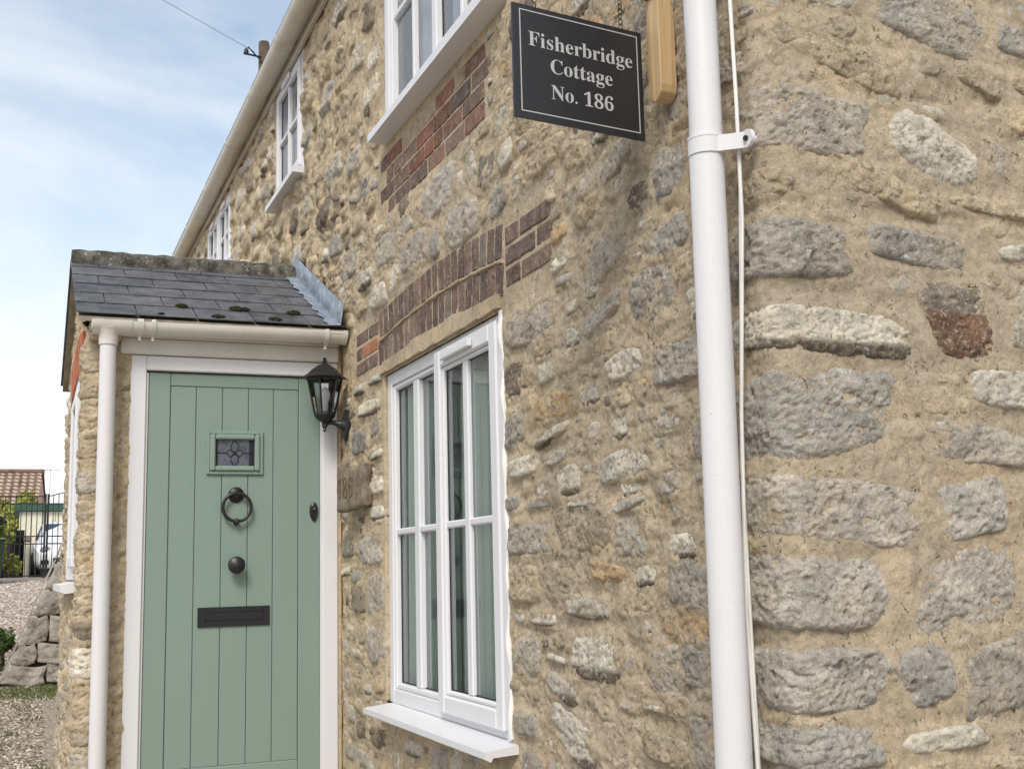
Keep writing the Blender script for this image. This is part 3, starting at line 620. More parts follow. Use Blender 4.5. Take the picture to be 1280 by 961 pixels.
# eaves: fascia, soffit shadow board, roof
m = MB(); m.box(-12.8, .02, -.034, -.008, 4.425, 4.60, bev=.004); m.build('fascia', M['gutter'], cottage)
m = MB(); m.prism([(-.09, 4.60), (3.0, 6.75), (6.1, 4.60), (6.1, 4.66), (3.0, 6.83), (-.09, 4.66)], 'x', -12.9, .06); m.build('roof', M['slate'], cottage)
m = MB(); m.prism([(.02, 4.58), (5.98, 4.58), (3.0, 6.70)], 'x', -.16, -.02); m.build('gable_peak', M['mortar'], cottage)
g = thing('rain_gutter', (-6.4, -.09, 4.5), 'long weathered cream gutter along the cottage eaves against the sky', 'gutter')
def halfround(mb, p0, p1, r, wall_=.004, n=12):
    p0, p1 = Vector(p0), Vector(p1); d = (p1-p0).normalized(); side = Vector((0, 0, 1)).cross(d).normalized(); V = []; F = []
    for p in (p0, p1):
        for R_ in (r, r-wall_):
            for k in range(n+1):
                a = math.pi*k/n; V.append(p+side*(R_*math.cos(a))-Vector((0, 0, 1))*(R_*math.sin(a)))
    q = n+1
    for k in range(n):
        F += [(k, k+1, 2*q+k+1, 2*q+k), (q+k+1, q+k, 3*q+k, 3*q+k+1), (k, q+k, q+k+1, k+1), (2*q+k+1, 3*q+k+1, 3*q+k, 2*q+k)]
    F += [(0, 2*q, 3*q, q), (n, q+n, 3*q+n, 2*q+n)]
    mb.add(V, F)
m = MB(); halfround(m, (.05, -.096, 4.505), (-12.85, -.096, 4.475), .058); m.build('trough', M['gutter'], g, True)
for i, x in enumerate((-3.45, -4.37, -5.20, -6.11, -7.16, -8.27, -9.3, -10.4, -11.5)):
    z = 4.505+(.03/12.9)*(x-.05); m = MB(); wd = .055 if i % 2 == 0 else .022
    halfround(m, (x+wd, -.096, z+.003), (x-wd, -.096, z+.003), .0625); m.build('joint' if i % 2 == 0 else 'bracket', M['gutter'], g, True)
# ------------------------------------------------------------------ corner downpipe and cable
dp = thing('downpipe', (-.09, -.08, .1), 'tall white round downpipe fixed to the street wall beside the stone corner', 'downpipe')
m = MB(); m.tube([(-.128, -.083, .1), (-.112, -.083, 1.2), (-.098, -.083, 2.37)], .0365, 28); m.build('pipe', M['pipe'], dp, True)
m = MB(); m.tube([(-.0965, -.083, 2.36), (-.0945, -.083, 2.55), (-.090, -.083, 4.4)], .0350, 28); m.build('pipe', M['pipe'], dp, True)
m = MB(); m.tube([(-.0975, -.083, 2.340), (-.0970, -.083, 2.374)], .0388, 28); m.tube([(-.0972, -.083, 2.374), (-.0971, -.083, 2.379)], .0398, 28)
m.prism([(-.066, -.088), (-.026, -.040), (-.020, -.036), (-.024, -.031), (-.072, -.080)], 'z', 2.340, 2.374); m.lathe([(.0, -.004), (.019, -.004), (.019, .004), (0, .004)], (-.016, -.034, 2.357), 16, 'y')
m.lathe([(.008, 0), (.008, .016)], (-.016, -.034, 2.357), 8, 'y')
m.build('bracket', M['pipe'], dp, True)
m = MB(); m.lathe([(.006, 0), (.006, .006)], (-.016, -.043, 2.357), 8, 'y'); m.build('screw', M['gasket'], dp)
o = MB()
o.tube([(-.052, -.035, 4.0), (-.050, -.037, 2.75), (-.048, -.036, 2.45), (-.058, -.031, 2.2), (-.080, -.030, 2.0), (-.098, -.032, 1.8), (-.115, -.035, 1.4), (-.100, -.036, 1.05), (-.09, -.036, .5)], .0042, 8)
o.tube([(-.060, -.030, 4.0), (-.057, -.030, 2.6), (-.054, -.032, 2.3), (-.086, -.028, 2.0), (-.11, -.03, 1.7), (-.105, -.03, .5)], .0036, 8)
tag(o.build('cable', M['cable'], None, True), 'thin white twin cable running down behind the right side of the corner downpipe', 'cable')
# ------------------------------------------------------------------ hanging sign
P0 = Vector((-.400, -.056, 2.753)); P1 = Vector((-.354, -.407, 2.753)); U = (P0-P1).normalized(); NRM = Vector((-U.y, U.x, 0)).normalized()
if NRM.dot(CAM-P0) < 0: NRM = -NRM
SW = (P0-P1).length; SB, ST = 2.485, 2.753
sg = thing('hanging_sign', (P0+P1)/2+Vector((0, 0, -.268)), 'black hanging house sign reading Fisherbridge Cottage No. 186', 'sign')
def signbox(mb, u0, u1, z0, z1, d0, d1, bev=0):
    V = []
    for u in (u0, u1):
        for d in (d0, d1):
            for z in (z0, z1): p = P1+U*u+NRM*d; V.append((p.x, p.y, z))
    mb.add(V, [(0,1,3,2),(4,6,7,5),(0,4,5,1),(2,3,7,6),(0,2,6,4),(1,5,7,3)])
m = MB(); signbox(m, 0, SW, SB, ST, -.006, .0); m.build('panel', M['signblack'], sg)
m = MB(); a, b, c, d, t = .0175, SW-.0125, SB+.0155, ST-.0115, .0026
signbox(m, a, a+t, c, d, .0002, .0008); signbox(m, b-t, b, c, d, .0002, .0008); signbox(m, a+t, b-t, d-t, d, .0002, .0008); signbox(m, a+t, b-t, c, c+t, .0002, .0008)
m.build('border_line', M['signwhite'], sg)
def bold(txt):
    o = ''
    for ch in txt:
        if 'A' <= ch <= 'Z': o += chr(0x1D400+ord(ch)-65)
        elif 'a' <= ch <= 'z': o += chr(0x1D41A+ord(ch)-97)
        elif '0' <= ch <= '9': o += chr(0x1D7CE+ord(ch)-48)
        else: o += ch
    return o
def lettering(txt, u0, u1, zbase, cap, name, thin=.003):
    cu = bpy.data.curves.new(name, 'FONT'); cu.body = bold(txt); cu.size = 1; cu.extrude = .002; cu.offset = -thin; cu.resolution_u = 6
    tmp = bpy.data.objects.new(name, cu); COL.objects.link(tmp); bpy.context.view_layer.update()
    me = bpy.data.meshes.new_from_object(tmp.evaluated_get(bpy.context.evaluated_depsgraph_get()))
    bpy.data.objects.remove(tmp)
    V = np.array([v.co[:] for v in me.vertices]); F = [tuple(p.vertices) for p in me.polygons]; bpy.data.meshes.remove(me)
    x0, x1 = V[:, 0].min(), V[:, 0].max(); sx = (u1-u0)/(x1-x0); sy = cap/.69
    return V, F, x0, sx, sy
for txt, u0, u1, zb, cap in (("Fisherbridge", .040, .325, 2.6585, .0345), ("Cottage", .097, .266, 2.603, .0345), ("No. 186", .097, .266, 2.5415, .034)):
    V, F, x0, sx, sy = lettering(txt, u0, u1, zb, cap, 'lettering')
    W = [(P1+U*(u0+(v[0]-x0)*sx)+NRM*(.0009 if v[2] > 0 else .0003)) for v in V]
    W = [(p.x, p.y, zb+v[1]*sy) for p, v in zip(W, V)]
    raw('lettering', W, F, M['signwhite'], sg)
m = MB()
def torus(mb, c, R_, r, nrm, n=14, k=6, sq=1.0):
    nrm = Vector(nrm).normalized(); a = nrm.cross(Vector((0, 0, 1))).normalized(); b = nrm.cross(a); V = []; F = []
    for i in range(n):
        t = 2*math.pi*i/n; d = a*math.cos(t)+b*math.sin(t); ctr = Vector(c)+a*math.cos(t)*R_+b*math.sin(t)*R_*sq
        for j in range(k):
            q = 2*math.pi*j/k; V.append(ctr+d*r*math.cos(q)+nrm*r*math.sin(q))
    for i in range(n):
        for j in range(k): F.append((i*k+j, ((i+1) % n)*k+j, ((i+1) % n)*k+(j+1) % k, i*k+(j+1) % k))
    mb.add(V, F)
for u in (.165*SW, .836*SW):
    p = P1+U*u; torus(m, (p.x, p.y, 2.757), .007, .0012, U)
    for i in range(6): torus(m, (p.x, p.y, 2.770+i*.0125), .0052, .0011, NRM if i % 2 == 0 else U, 12, 5, 1.6)
m.build('chain', M['black'], sg, True)
sb = thing('sign_bracket', (-.36, 0, 2.56), 'pale wooden wall post with rounded foot carrying a black arm above the sign', 'bracket')
m = MB(); pts = [(-.390, 3.05), (-.390, 2.598), (-.384, 2.580), (-.370, 2.568), (-.352, 2.563), (-.334, 2.568), (-.318, 2.580), (-.312, 2.598), (-.312, 3.05)]
pts = [(-.352+(x+.352)*.72, z) for x, z in pts]
m.prism(pts, 'y', -.052, -.008); o = m.build('post', M['wood'], sb)
b = o.modifiers.new('b', 'BEVEL'); b.width = .003; b.segments = 2; b.limit_method = 'ANGLE'
m = MB(); A = Vector((-.352, -.05, 2.835)); B = P1+Vector((0, 0, .082)); dd = (B-A)
m.tube([A, B+dd*.1], .011, 4); m.tube([A+Vector((0, 0, .14)), A+dd*.75], .006, 4); m.box(-.372, -.332, -.058, -.0525, 2.82, 2.98, bev=.002); m.build('arm', M['black'], sb)

# ------------------------------------------------------------------ porch
PO = (-3.48, -1.14)
porch = thing('porch', (-4.4, -.57, .4), 'small stone entrance porch with slate roof and sage green door', 'porch')
ST2 = []
PB = [blk(-1.27, -.15, 1.50, 2.44, 1)]
rq = random.Random(8)
z = .45; k = 0
while z < 2.52:           # quoins stacked at the corner, alternating
    h = rq.uniform(.085, .16); w1 = rq.choice([.13, .20]) if k % 2 else rq.uniform(.09, .12); w2 = rq.uniform(.10, .155)
    ST2.append((( -w1+w2)/2, z+h/2, w1+w2, h*.97, rq.choice('tgtwtb'), rq.uniform(-9, 9))); z += h+.012; k += 1
PF = fill((-1.9, -.02, .4, 1.48), 110, (.06, .26), (.05, .12), ST2, PB, 'twtgtw', .012, 14)
PF += fill((-.15, .17, .5, 2.5), 30, (.04, .09), (.03, .06), ST2, PB, 'twtt', .01, 15)
PF += fill((-1.9, -1.28, 1.4, 2.55), 40, (.06, .2), (.05, .11), ST2, PB, 'twtg', .012, 16)
def roofz(s): return np.where(s > 0, 2.60, np.minimum(2.58+np.abs(np.minimum(s, 0))*.46, 2.58+(1.9+s)*.46+.05))
S2 = lines((-1.86, -1.27, .02), (-1.27, -.15, .02), (-.15, .183, .006)); Z2 = lines((.1, .45, .05), (.45, 1.5, .010), (1.5, 2.44, .010), (2.44, 3.2, .012))
pw = sheet('wall', S2, Z2, PO, ST2, PB, lambda a, b: 2.1+0*a, M['mortar'], porch, roofz)
for i, st in enumerate(ST2):
    V, F, T = stone_geo(st, PO, 1.35, .007, seed=500+i); raw('stone', V, F, M['stone'], pw, True, T)
for i in range(15):       # brick arch over the side window
    u = (i+.5)/15; x = -3.60-u*1.14; sag = .05*(1-(2*u-1)**2)
    V, F = brick_geo((x, -1.128, 2.50+sag), (.064, .06, .20), None, rr, rot=(u-.5)*.5); raw('brick', V, F, M['brick'], pw, False, (.46*rr.uniform(.8, 1.1), .155, .085, 1))
# side window of the porch
sw = MB(); ring(sw, -4.75, -3.63, 1.50, 2.40, .06, -1.155, -1.09); sw.box(-4.22, -4.16, -1.154, -1.092, 1.56, 2.34, bev=.003)
sw = sw.build('window', M['upvc'], porch)
q = MB(); ring(q, -4.16, -3.70, 1.555, 2.345, .05, -1.172, -1.13, bev=.005); q.build('sash', M['upvc'], sw)
for a, b in ((-4.69, -4.22), (-4.11, -3.75)): pane(a, b, 1.60, 2.30, -1.135, sw)
q = MB(); q.prism([(-1.215, 1.478), (-1.215, 1.448), (-1.195, 1.44), (-1.10, 1.452), (-1.10, 1.499)], 'x', -4.78, -3.60); q.build('sill', M['upvc'], sw)
q = MB(); n = 12
for i in range(n):      # arched head board under the bricks
    u0, u1 = i/n, (i+1)/n; f0 = .05*(1-(2*u0-1)**2); q.box(-3.63-u1*1.12, -3.63-u0*1.12, -1.150, -1.10, 2.40, 2.404+f0)
q.build('head_board', M['upvc'], sw)
# structure behind the door
m = MB(); m.box(-3.53, -3.487, -.982, -.955, .42, 2.50); m.box(-3.53, -3.476, -.024, -.004, .42, 2.62, bev=.004)
m.box(-5.32, -5.22, -1.10, -.0, .2, 2.6); m.box(-5.2, -3.6, -.98, -.96, .3, 1.4)
m.box(-3.60, -3.41, -1.135, -1.0, 2.53, 2.615, bev=.01); m.build('inner_wall', M['mortar'], porch)
# door frame
m = MB(); y0, y1, z1 = -.956, -.024, 2.478
m.box(-3.55, -3.470, y0, y0+.068, .42, z1, bev=.004); m.box(-3.55, -3.470, y1-.072, y1, .42, z1, bev=.004); m.box(-3.55, -3.4706, y0+.068, y1-.072, 2.412, z1, bev=.004)
m.box(-3.55, -3.482, y0+.068, y0+.078, .44, 2.402, bev=.002); m.box(-3.55, -3.482, y1-.079, y1-.072, .44, 2.402, bev=.002)
m.build('door_frame', M['upvc'], porch)
m = MB().box(-3.48, -3.455, -1.002, -.022, 2.480, 2.553, bev=.005); m.box(-3.48, -3.440, -1.004, -.020, 2.5535, 2.60, bev=.005); m.build('fascia', M['pgutter'], porch)
DX = -3.490
dm = MB(); dm.box(DX-.04, DX-.0065, -.872, -.106, .44, 2.404)
door = dm.build('door', M['groove'], porch)
def leafpart(name, parts, mat=M['door'], bev=.0035):
    q = MB()
    for (a, b, c, d, p) in parts: q.box(DX-.006, DX+p, a, b, c, d, bev=bev)
    return q.build(name, mat, door)
leafpart('stile', [(-.876, -.7825, .44, 2.406, .002)]); leafpart('stile', [(-.2035, -.103, .44, 2.406, .002)])
leafpart('rail', [(-.7815, -.2045, 2.347, 2.4055, .0015)]); leafpart('rail', [(-.7815, -.2045, .44, .686, .0015)])
gy = [-.781, -.669, -.552, -.435, -.321, -.205]
for i in range(5): leafpart('board', [(gy[i]+.0012, gy[i+1]-.0012, .6865, 2.3455, -.0005)])
# vision panel
q = MB()
def yzring(mb, y0, y1, z0, z1, t, x0, x1, bev=.003):
    mb.box(x0, x1, y0, y0+t, z0, z1, bev=bev); mb.box(x0, x1, y1-t, y1, z0, z1, bev=bev); mb.box(x0, x1-.0005, y0+t, y1-t, z1-t, z1, bev=bev); mb.box(x0, x1-.0005, y0+t, y1-t, z0, z0+t, bev=bev)
yzring(q, -.622, -.369, 1.951, 2.148, .015, DX-.001, DX+.012); yzring(q, -.607, -.384, 1.966, 2.133, .024, DX-.001, DX+.021, .006); q.build('window_surround', M['door'], door)
q = MB().box(DX+.0008, DX+.003, -.583, -.408, 1.99, 2.109); gp = q.build('pane', M['doorglass'], door)
q = MB(); cy, cz = -.497, 2.049; xg = DX+.0045
def came(pts, r=.0021): q.tube([(xg, cy+a, cz+b) for a, b in pts], r, 6)
for s in (-1, 1):
    came([(s*.0, .06), (s*.018, .035), (s*.013, .012), (0, 0)]); came([(0, 0), (s*.016, -.016), (s*.017, -.036), (0, -.06)]); came([(s*.0865, 0), (s*.037, 0)])
    came([(s*.037, 0), (s*.026, .016), (s*.010, .010), (0, 0)]); came([(s*.037, 0), (s*.022, -.018), (0, 0)])
q.lathe([(.008, -.001), (.008, .003)], (xg, cy, cz), 10, 'x'); q.build('lead_came', M['gasket'], door, True)
for a, b in ((-.583, -.572), (-.432, -.408)): MB().box(xg-.003, xg, a, b, 1.99, 2.109).build('dark_glass_strip', M['gasket'], door)
# door furniture
q = MB(); q.lathe([(.036, 0), (.036, .004), (.030, .010), (.016, .016), (.012, .022), (.0, .024)], (DX, -.488, 1.860), 20, 'x'); torus(q, (DX+.026, -.487, 1.803), .063, .0075, (1, 0, 0), 32, 10)
q.lathe([(0, -.012), (.012, -.006), (.014, .004), (.010, .012), (0, .015)], (DX+.024, -.487, 1.740), 12, 'x'); q.lathe([(.013, 0), (.013, .012)], (DX, -.487, 1.735), 12, 'x'); q.build('knocker', M['black'], door, True)
q = MB(); q.lathe([(.030, 0), (.030, .005), (.014, .010), (.013, .024), (.030, .032), (.0385, .045), (.036, .058), (.024, .068), (.0, .072)], (DX, -.489, 1.547), 24, 'x'); q.build('knob', M['black'], door, True)
q = MB().box(DX, DX+.008, -.650, -.334, 1.280, 1.365, bev=.002); yzring(q, -.621, -.363, 1.304, 1.346, .0035, DX+.007, DX+.0105, .001); lp = q.build('letter_plate', M['black'], door)
q = MB().box(DX+.008, DX+.0095, -.616, -.368, 1.309, 1.341, bev=.001); q.build('letter_flap', M['black'], door)
q = MB()
V = []; n = 20
for x, r in ((DX, 1), (DX+.010, 1), (DX+.017, .72)):
    for k in range(n): t = 2*math.pi*k/n; V.append((x, -.134+.0195*r*math.cos(t)*(1+.15*math.sin(t)), 1.782+.043*r*math.sin(t)))
q.add(V, [(i*n+k, i*n+(k+1) % n, (i+1)*n+(k+1) % n, (i+1)*n+k) for i in range(2) for k in range(n)]+[tuple(range(2*n, 3*n))]); q.build('lock_cover', M['black'], door, True)
MB().lathe([(.007, 0), (.007, .004)], (DX+.015, -.134, 1.797), 10, 'x').build('keyhole', M['silver'], door)
# roof
sl = 25.4; ca, sa = math.cos(rad(sl)), math.sin(rad(sl)); EX, EZ = -3.335, 2.622; RX = -4.38
LEN = (EX-RX)/ca; YE0, YE1 = -1.195, -.008
rf = MB()
for sgn in (1, -1):
    ex = EX if sgn > 0 else 2*RX-EX
    V = []
    for (a, b) in ((0, -.030), (0, -.012), (LEN, -.012), (LEN, -.030)):
        V.append((ex-sgn*a*ca, EZ+a*sa+b))
    rf.prism(V, 'y', YE0+.012, YE1)
roof = rf.build('roof', simple('roof_underside_mortar', (.30,.27,.21), .95, .1, 0, .3, 20, .6), porch)
row = .198; sw_ = .2535
def slate_mesh(w, ln):
    b = MB().box(0, w-.004, -.0, ln, 0, .0062, bev=.0015); me = bpy.data.meshes.new('slate'); me.from_pydata(b.v, [], b.f); me.materials.append(M['slate']); me.update(); return me
SM = {}
def add_slate(sgn, y, w, a0, jx):
    ln = min(.26, LEN-a0); key = (round(w, 4), round(ln, 2))
    if key not in SM: SM[key] = slate_mesh(w, ln)
    o = bpy.data.objects.new('slate', SM[key]); ex = EX if sgn > 0 else 2*RX-EX
    up = Vector((-sgn*ca, 0, sa)); nm = Vector((sgn*sa, 0, ca)); yv = Vector((0, 1, 0))
    rs = -.030+jx
    up2 = (up+nm*rs).normalized(); nm2 = (nm-up*rs).normalized()
    p = Vector((ex, y, EZ))+up*a0+nm*(-.004+.0085)
    COL.objects.link(o); WL[o.name] = p; o.parent = roof
    xv = yv if sgn > 0 else yv
    Mx = Matrix(((xv.x, up2.x, nm2.x, 0), (xv.y, up2.y, nm2.y, 0), (xv.z, up2.z, nm2.z, 0), (0, 0, 0, 1)))
    o.matrix_local = Matrix.Translation(p-WL[roof.name]) @ Mx
    return o
for sgn in (1, -1):
    for r in range(6):
        a0 = r*row; y = YE0; first = True
        offs = [.253, .128, .245, .120, .25, .135][r]
        if a0 > LEN-.05: continue
        while y < YE1-.02:
            w = offs if first else sw_; w = min(w, YE1-y); first = False
            if w > .03: add_slate(sgn, y, w, a0+rr.uniform(-.003, .003), rr.uniform(-.004, .004))
            y += w
m = None
for i, (a, b) in enumerate(((-1.19, -.735), (-.733, -.275), (-.273, -.03))):
    m = MB(); n = 10; V = []; F = []
    for yy in np.linspace(a, b, 12):
        for R_ in (.078, .062):
            for k in range(n+1):
                t = math.pi*(-.06+1.12*k/n); jj = .003*math.sin(k*5.1+yy*60)+.002*math.sin(yy*131+k); V.append((RX+(R_+jj)*math.cos(t)*1.15, yy, 3.100+(R_+jj)*math.sin(t)))
    q = n+1
    for j in range(11):
        o1, o2 = j*2*q, (j+1)*2*q
        for k in range(n): F += [(o1+k, o1+k+1, o2+k+1, o2+k), (o1+q+k+1, o1+q+k, o2+q+k, o2+q+k+1)]
        F += [(o1, o2, o2+q, o1+q), (o1+n, o1+q+n, o2+q+n, o2+n)]
    for o1 in (0, 11*2*q): F += [(o1+k, o1+q+k, o1+q+k+1, o1+k+1) for k in range(n)]
    m.add(V, F); m.build('ridge_tile', M['ridge'], roof, True)
# lead flashing: upstand on the wall and apron on the slates
m = MB(); V = []; n = 30; V2 = []
for i in range(n+1):
    a = -.02+(LEN+.03)*i/n; w = .004*math.sin(i*1.3)+.003*math.sin(i*2.9)
    x, z = EX-a*ca, EZ+a*sa; jag = .010*math.sin(i*2.1)+.006*math.sin(i*4.7)
    V += [(x+.11*sa, -.044-.5*w, z+.115*ca+w), (x, -.046+w*.5, z+.016), (x-.0, -.105+jag, z+.014+w*.4)]
F = []
for i in range(n): F += [(3*i, 3*i+3, 3*i+4, 3*i+1), (3*i+1, 3*i+4, 3*i+5, 3*i+2)]
m.add(V, F); o = m.build('lead_flashing', M['lead'], porch, True); sld = o.modifiers.new('s', 'SOLIDIFY'); sld.thickness = .003
# moss cushions on the slates
for (y, a, r, mat) in ((-.737, .199, .024, 0), (-.845, .02, .014, 0), (-.60, .02, .024, 0), (-.575, .035, .012, 0), (-.49, .20, .030, 0), (-.455, .20, .024, 0), (-.34, .03, .026, 0), (-.225, .19, .028, 0)):
    V, F = [], []
    p = Vector((EX-a*ca, y, EZ+a*sa+.014)); n = 12
    for i, (q, h) in enumerate(((1.15, 0), (1.0, .16), (.7, .32), (.35, .38))):
        for k in range(n): t = 2*math.pi*k/n; j = 1+.18*math.sin(k*2.7+y*40)+.1*math.sin(k*5+i); V.append((p.x+.8*r*q*j*math.cos(t)*ca, p.y+r*q*j*math.sin(t), p.z+r*h*j-.8*r*q*j*math.cos(t)*sa))
    for i in range(3):
        for k in range(n): F.append((i*n+k, i*n+(k+1) % n, (i+1)*n+(k+1) % n, (i+1)*n+k))
    F.append(tuple(range(3*n, 4*n))); raw('moss', V, F, M['moss'], roof, True)
# porch gutter
g = thing('rain_gutter', (-3.37, -.55, 2.56), 'short white gutter over the green door with its own downpipe at the porch corner', 'gutter')
GXX, GZ = -3.385, 2.600
m = MB(); halfround(m, (GXX, -1.10, GZ), (GXX, -.012, GZ+.008), .052); m.build('trough', M['pgutter'], g, True)
m = MB(); halfround(m, (GXX, -.03, GZ+.009), (GXX, -.008, GZ+.009), .057); m.tube([(GXX, -.012, GZ-.02), (GXX, -.007, GZ-.02)], .03, 12); m.build('end_cap', M['pgutter'], g, True)
for y in (-.93, -.875, -.105):
    m = MB(); w = .010 if y != -.93 else .014; halfround(m, (GXX, y-w, GZ+.003), (GXX, y+w, GZ+.003), .0575); m.box(GXX+.045, GXX+.058, y-w, y+w, GZ-.006, GZ+.012, bev=.003); m.box(GXX-.008, GXX+.008, y-.006, y+.006, GZ-.075, GZ-.050, bev=.002); m.build('bracket', M['pgutter'], g, True)
m = MB(); halfround(m, (GXX, -1.128, GZ+.002), (GXX, -.965, GZ+.003), .0575); m.tube([(GXX, -1.061, GZ-.030), (GXX, -1.059, GZ-.055), (GXX, -1.059, GZ-.10)], [.056, .042, .0395], 22); m.box(GXX-.055, GXX+.055, -1.130, -1.126, GZ-.035, GZ+.002, bev=.002)
m.build('outlet', M['pgutter'], g, True)
m = MB(); m.tube([(GXX, -1.059, GZ-.09), (GXX, -1.057, .35)], .0345, 24); m.build('downpipe', M['pipe'], g, True)

# ------------------------------------------------------------------ lantern
la = thing('wall_lantern', (-3.345, -.02, 2.17), 'black six-sided coach lantern on the wall right of the green door', 'wall light')
LC = (-3.34, -.117); hx = math.pi/6
m = MB(); m.lathe([(.102, 2.381), (.104, 2.386), (.080, 2.402), (.058, 2.424), (.030, 2.444), (.014, 2.450), (.010, 2.456), (.013, 2.462), (.007, 2.468), (.010, 2.476), (.0, 2.482)], (LC[0], LC[1], 0), 6, rot=hx); m.build('roof', M['black'], la)
m = MB(); m.lathe([(.046, 2.222), (.050, 2.226), (.050, 2.212), (.034, 2.190), (.016, 2.182), (.012, 2.170), (.013, 2.160), (.006, 2.152), (.010, 2.143), (.0, 2.134)], (LC[0], LC[1], 0), 12, rot=hx); m.build('base', M['black'], la)
m = MB()
for k in range(6):
    t = hx+k*math.pi/3; m.tube([(LC[0]+.080*math.cos(t), LC[1]+.080*math.sin(t), 2.384), (LC[0]+.047*math.cos(t), LC[1]+.047*math.sin(t), 2.222)], .0048, 4)
m.lathe([(.083, 2.372), (.083, 2.385), (.076, 2.385), (.076, 2.372)], (LC[0], LC[1], 0), 6, rot=hx); m.build('frame', M['black'], la)
for k in range(6):
    t0, t1 = hx+k*math.pi/3, hx+(k+1)*math.pi/3
    V = [(LC[0]+.046*math.cos(t0), LC[1]+.046*math.sin(t0), 2.226), (LC[0]+.046*math.cos(t1), LC[1]+.046*math.sin(t1), 2.226), (LC[0]+.077*math.cos(t1), LC[1]+.077*math.sin(t1), 2.374), (LC[0]+.077*math.cos(t0), LC[1]+.077*math.sin(t0), 2.374)]
    raw('glass_pane', V, [(0, 1, 2, 3)], M['lglass'], la)
m = MB(); m.lathe([(.016, 2.222), (.016, 2.27), (.021, 2.285), (.024, 2.31), (.016, 2.335), (0, 2.342)], (LC[0], LC[1], 0), 14); m.build('bulb', simple('frosted_bulb', (.8,.8,.82), .2, .6, 0, .03), la, True)
m = MB(); m.tube([(LC[0], LC[1]+.008, 2.176), (LC[0], -.085, 2.180), (LC[0], -.062, 2.176), (LC[0], -.045, 2.172), (LC[0], -.022, 2.170)], [.011, .0095, .013, .021, .040], 12); m.build('arm', M['black'], la, True)
m = MB(); n = 24; V = []
for y, r in ((-.004, 1), (-.022, 1), (-.030, .82)):
    for k in range(n): t = 2*math.pi*k/n; V.append((LC[0]+.048*r*math.cos(t), y, 2.168+.074*r*math.sin(t)))
m.add(V, [(i*n+k, i*n+(k+1) % n, (i+1)*n+(k+1) % n, (i+1)*n+k) for i in range(2) for k in range(n)]+[tuple(range(2*n, 3*n))]); m.build('backplate', M['black'], la, True)
# number tablet
V = []; F = []; nx, nz = 22, 14
def tabpos(u, v, out): x = -3.225+.30*u; return (x, -.088+.05*u-out, 1.772+.188*v)
for i in range(nx+1):
    for j in range(nz+1):
        u, v = i/nx, j/nz; x, y, z = tabpos(u, v, 0); e = min(u, 1-u, v, 1-v)*16; n = math.sin(u*17+v*5)*math.sin(v*13+u*4)
        y -= .010*min(1, e)+.0015*n; z += .006*math.sin(u*5+1)*(1 if v > .5 else -1)*abs(v-.5)*2-.012*math.sin(u*math.pi)*(1-v)
        V.append((x+.005*math.sin(v*9)*abs(u-.5)*2, y, z))
for i in range(nx):
    for j in range(nz): a = i*(nz+1)+j; F.append((a, a+nz+1, a+nz+2, a+1))
tb = thing('number_tablet', (-3.1, 0, 1.78), 'small worn brown stone tablet with faint house number below the lantern', 'plaque')
o = raw('tablet', V, F, M['plaque'], tb, True); md = o.modifiers.new('s', 'SOLIDIFY'); md.thickness = .07; md.offset = -1
V, F, x0, sx, sy = lettering('186', 0, 1, 0, .085, 'numerals', .02)
W = []
for v in V:
    u = .10+.52*(v[0]-x0)*sx; x, y, z = tabpos(u, 0, 0); W.append((x, y-(.0125 if v[2] > 0 else .006), 1.822+v[1]*sy))
raw('numerals', W, F, M['numeral'], tb)

# ------------------------------------------------------------------ ground
def gz(x): return .15 if x > -1 else (.15+(-1-x)*.08 if x > -3.5 else min(1.575, .35+.0563*(-x-3.5)))
xs = [400, 60, 20, 8, 3, 1, 0, -1, -2, -3, -3.5]+[-4-.5*i for i in range(50)]+[-32, -50, -100, -400]; ys = [-400, -60, -20, -8, -5, -3, -2, -1, 0, 2, 6, 20, 60, 400]
V = [(x, y, gz(x)) for x in xs for y in ys]; ny = len(ys); F = [(i*ny+j, i*ny+j+1, (i+1)*ny+j+1, (i+1)*ny+j) for i in range(len(xs)-1) for j in range(ny-1)]
tag(raw('ground', V, F, M['gravel']), kind='structure')
def pebbles(name, n, x0, x1, y0, y1, r0, r1, cols, seed):
    rs = np.random.RandomState(seed); base = np.array([(1,0,0),(-1,0,0),(0,1,0),(0,-1,0),(0,0,1),(0,0,-.4)], float); fb = np.array([(0,2,4),(2,1,4),(1,3,4),(3,0,4),(2,0,5),(1,2,5),(3,1,5),(0,3,5)])
    X = rs.uniform(x0, x1, n); Yy = rs.uniform(y0, y1, n); R_ = rs.uniform(r0, r1, n); th = rs.uniform(0, 6.28, n)
    sc = rs.uniform(.6, 1.3, (n, 3))*R_[:, None]; sc[:, 2] *= .6
    B = base[None]*sc[:, None, :]+rs.uniform(-.25, .25, (n, 6, 3))*R_[:, None, None]
    c, s = np.cos(th)[:, None], np.sin(th)[:, None]; bx = B[..., 0]*c-B[..., 1]*s; by = B[..., 0]*s+B[..., 1]*c
    Zz = np.array([gz(x) for x in X])+R_*.15
    P = np.stack([bx+X[:, None], by+Yy[:, None], B[..., 2]+Zz[:, None]], -1).reshape(-1, 3)
    F = (fb[None]+6*np.arange(n)[:, None, None]).reshape(-1, 3)
    cc = np.array(cols)[rs.randint(0, len(cols), n)]*rs.uniform(.75, 1.2, (n, 1)); T = np.concatenate([np.repeat(cc, 6, 0), np.ones((6*n, 1))], 1)
    return raw(name, P, F, M['pebble'], None, False, T)
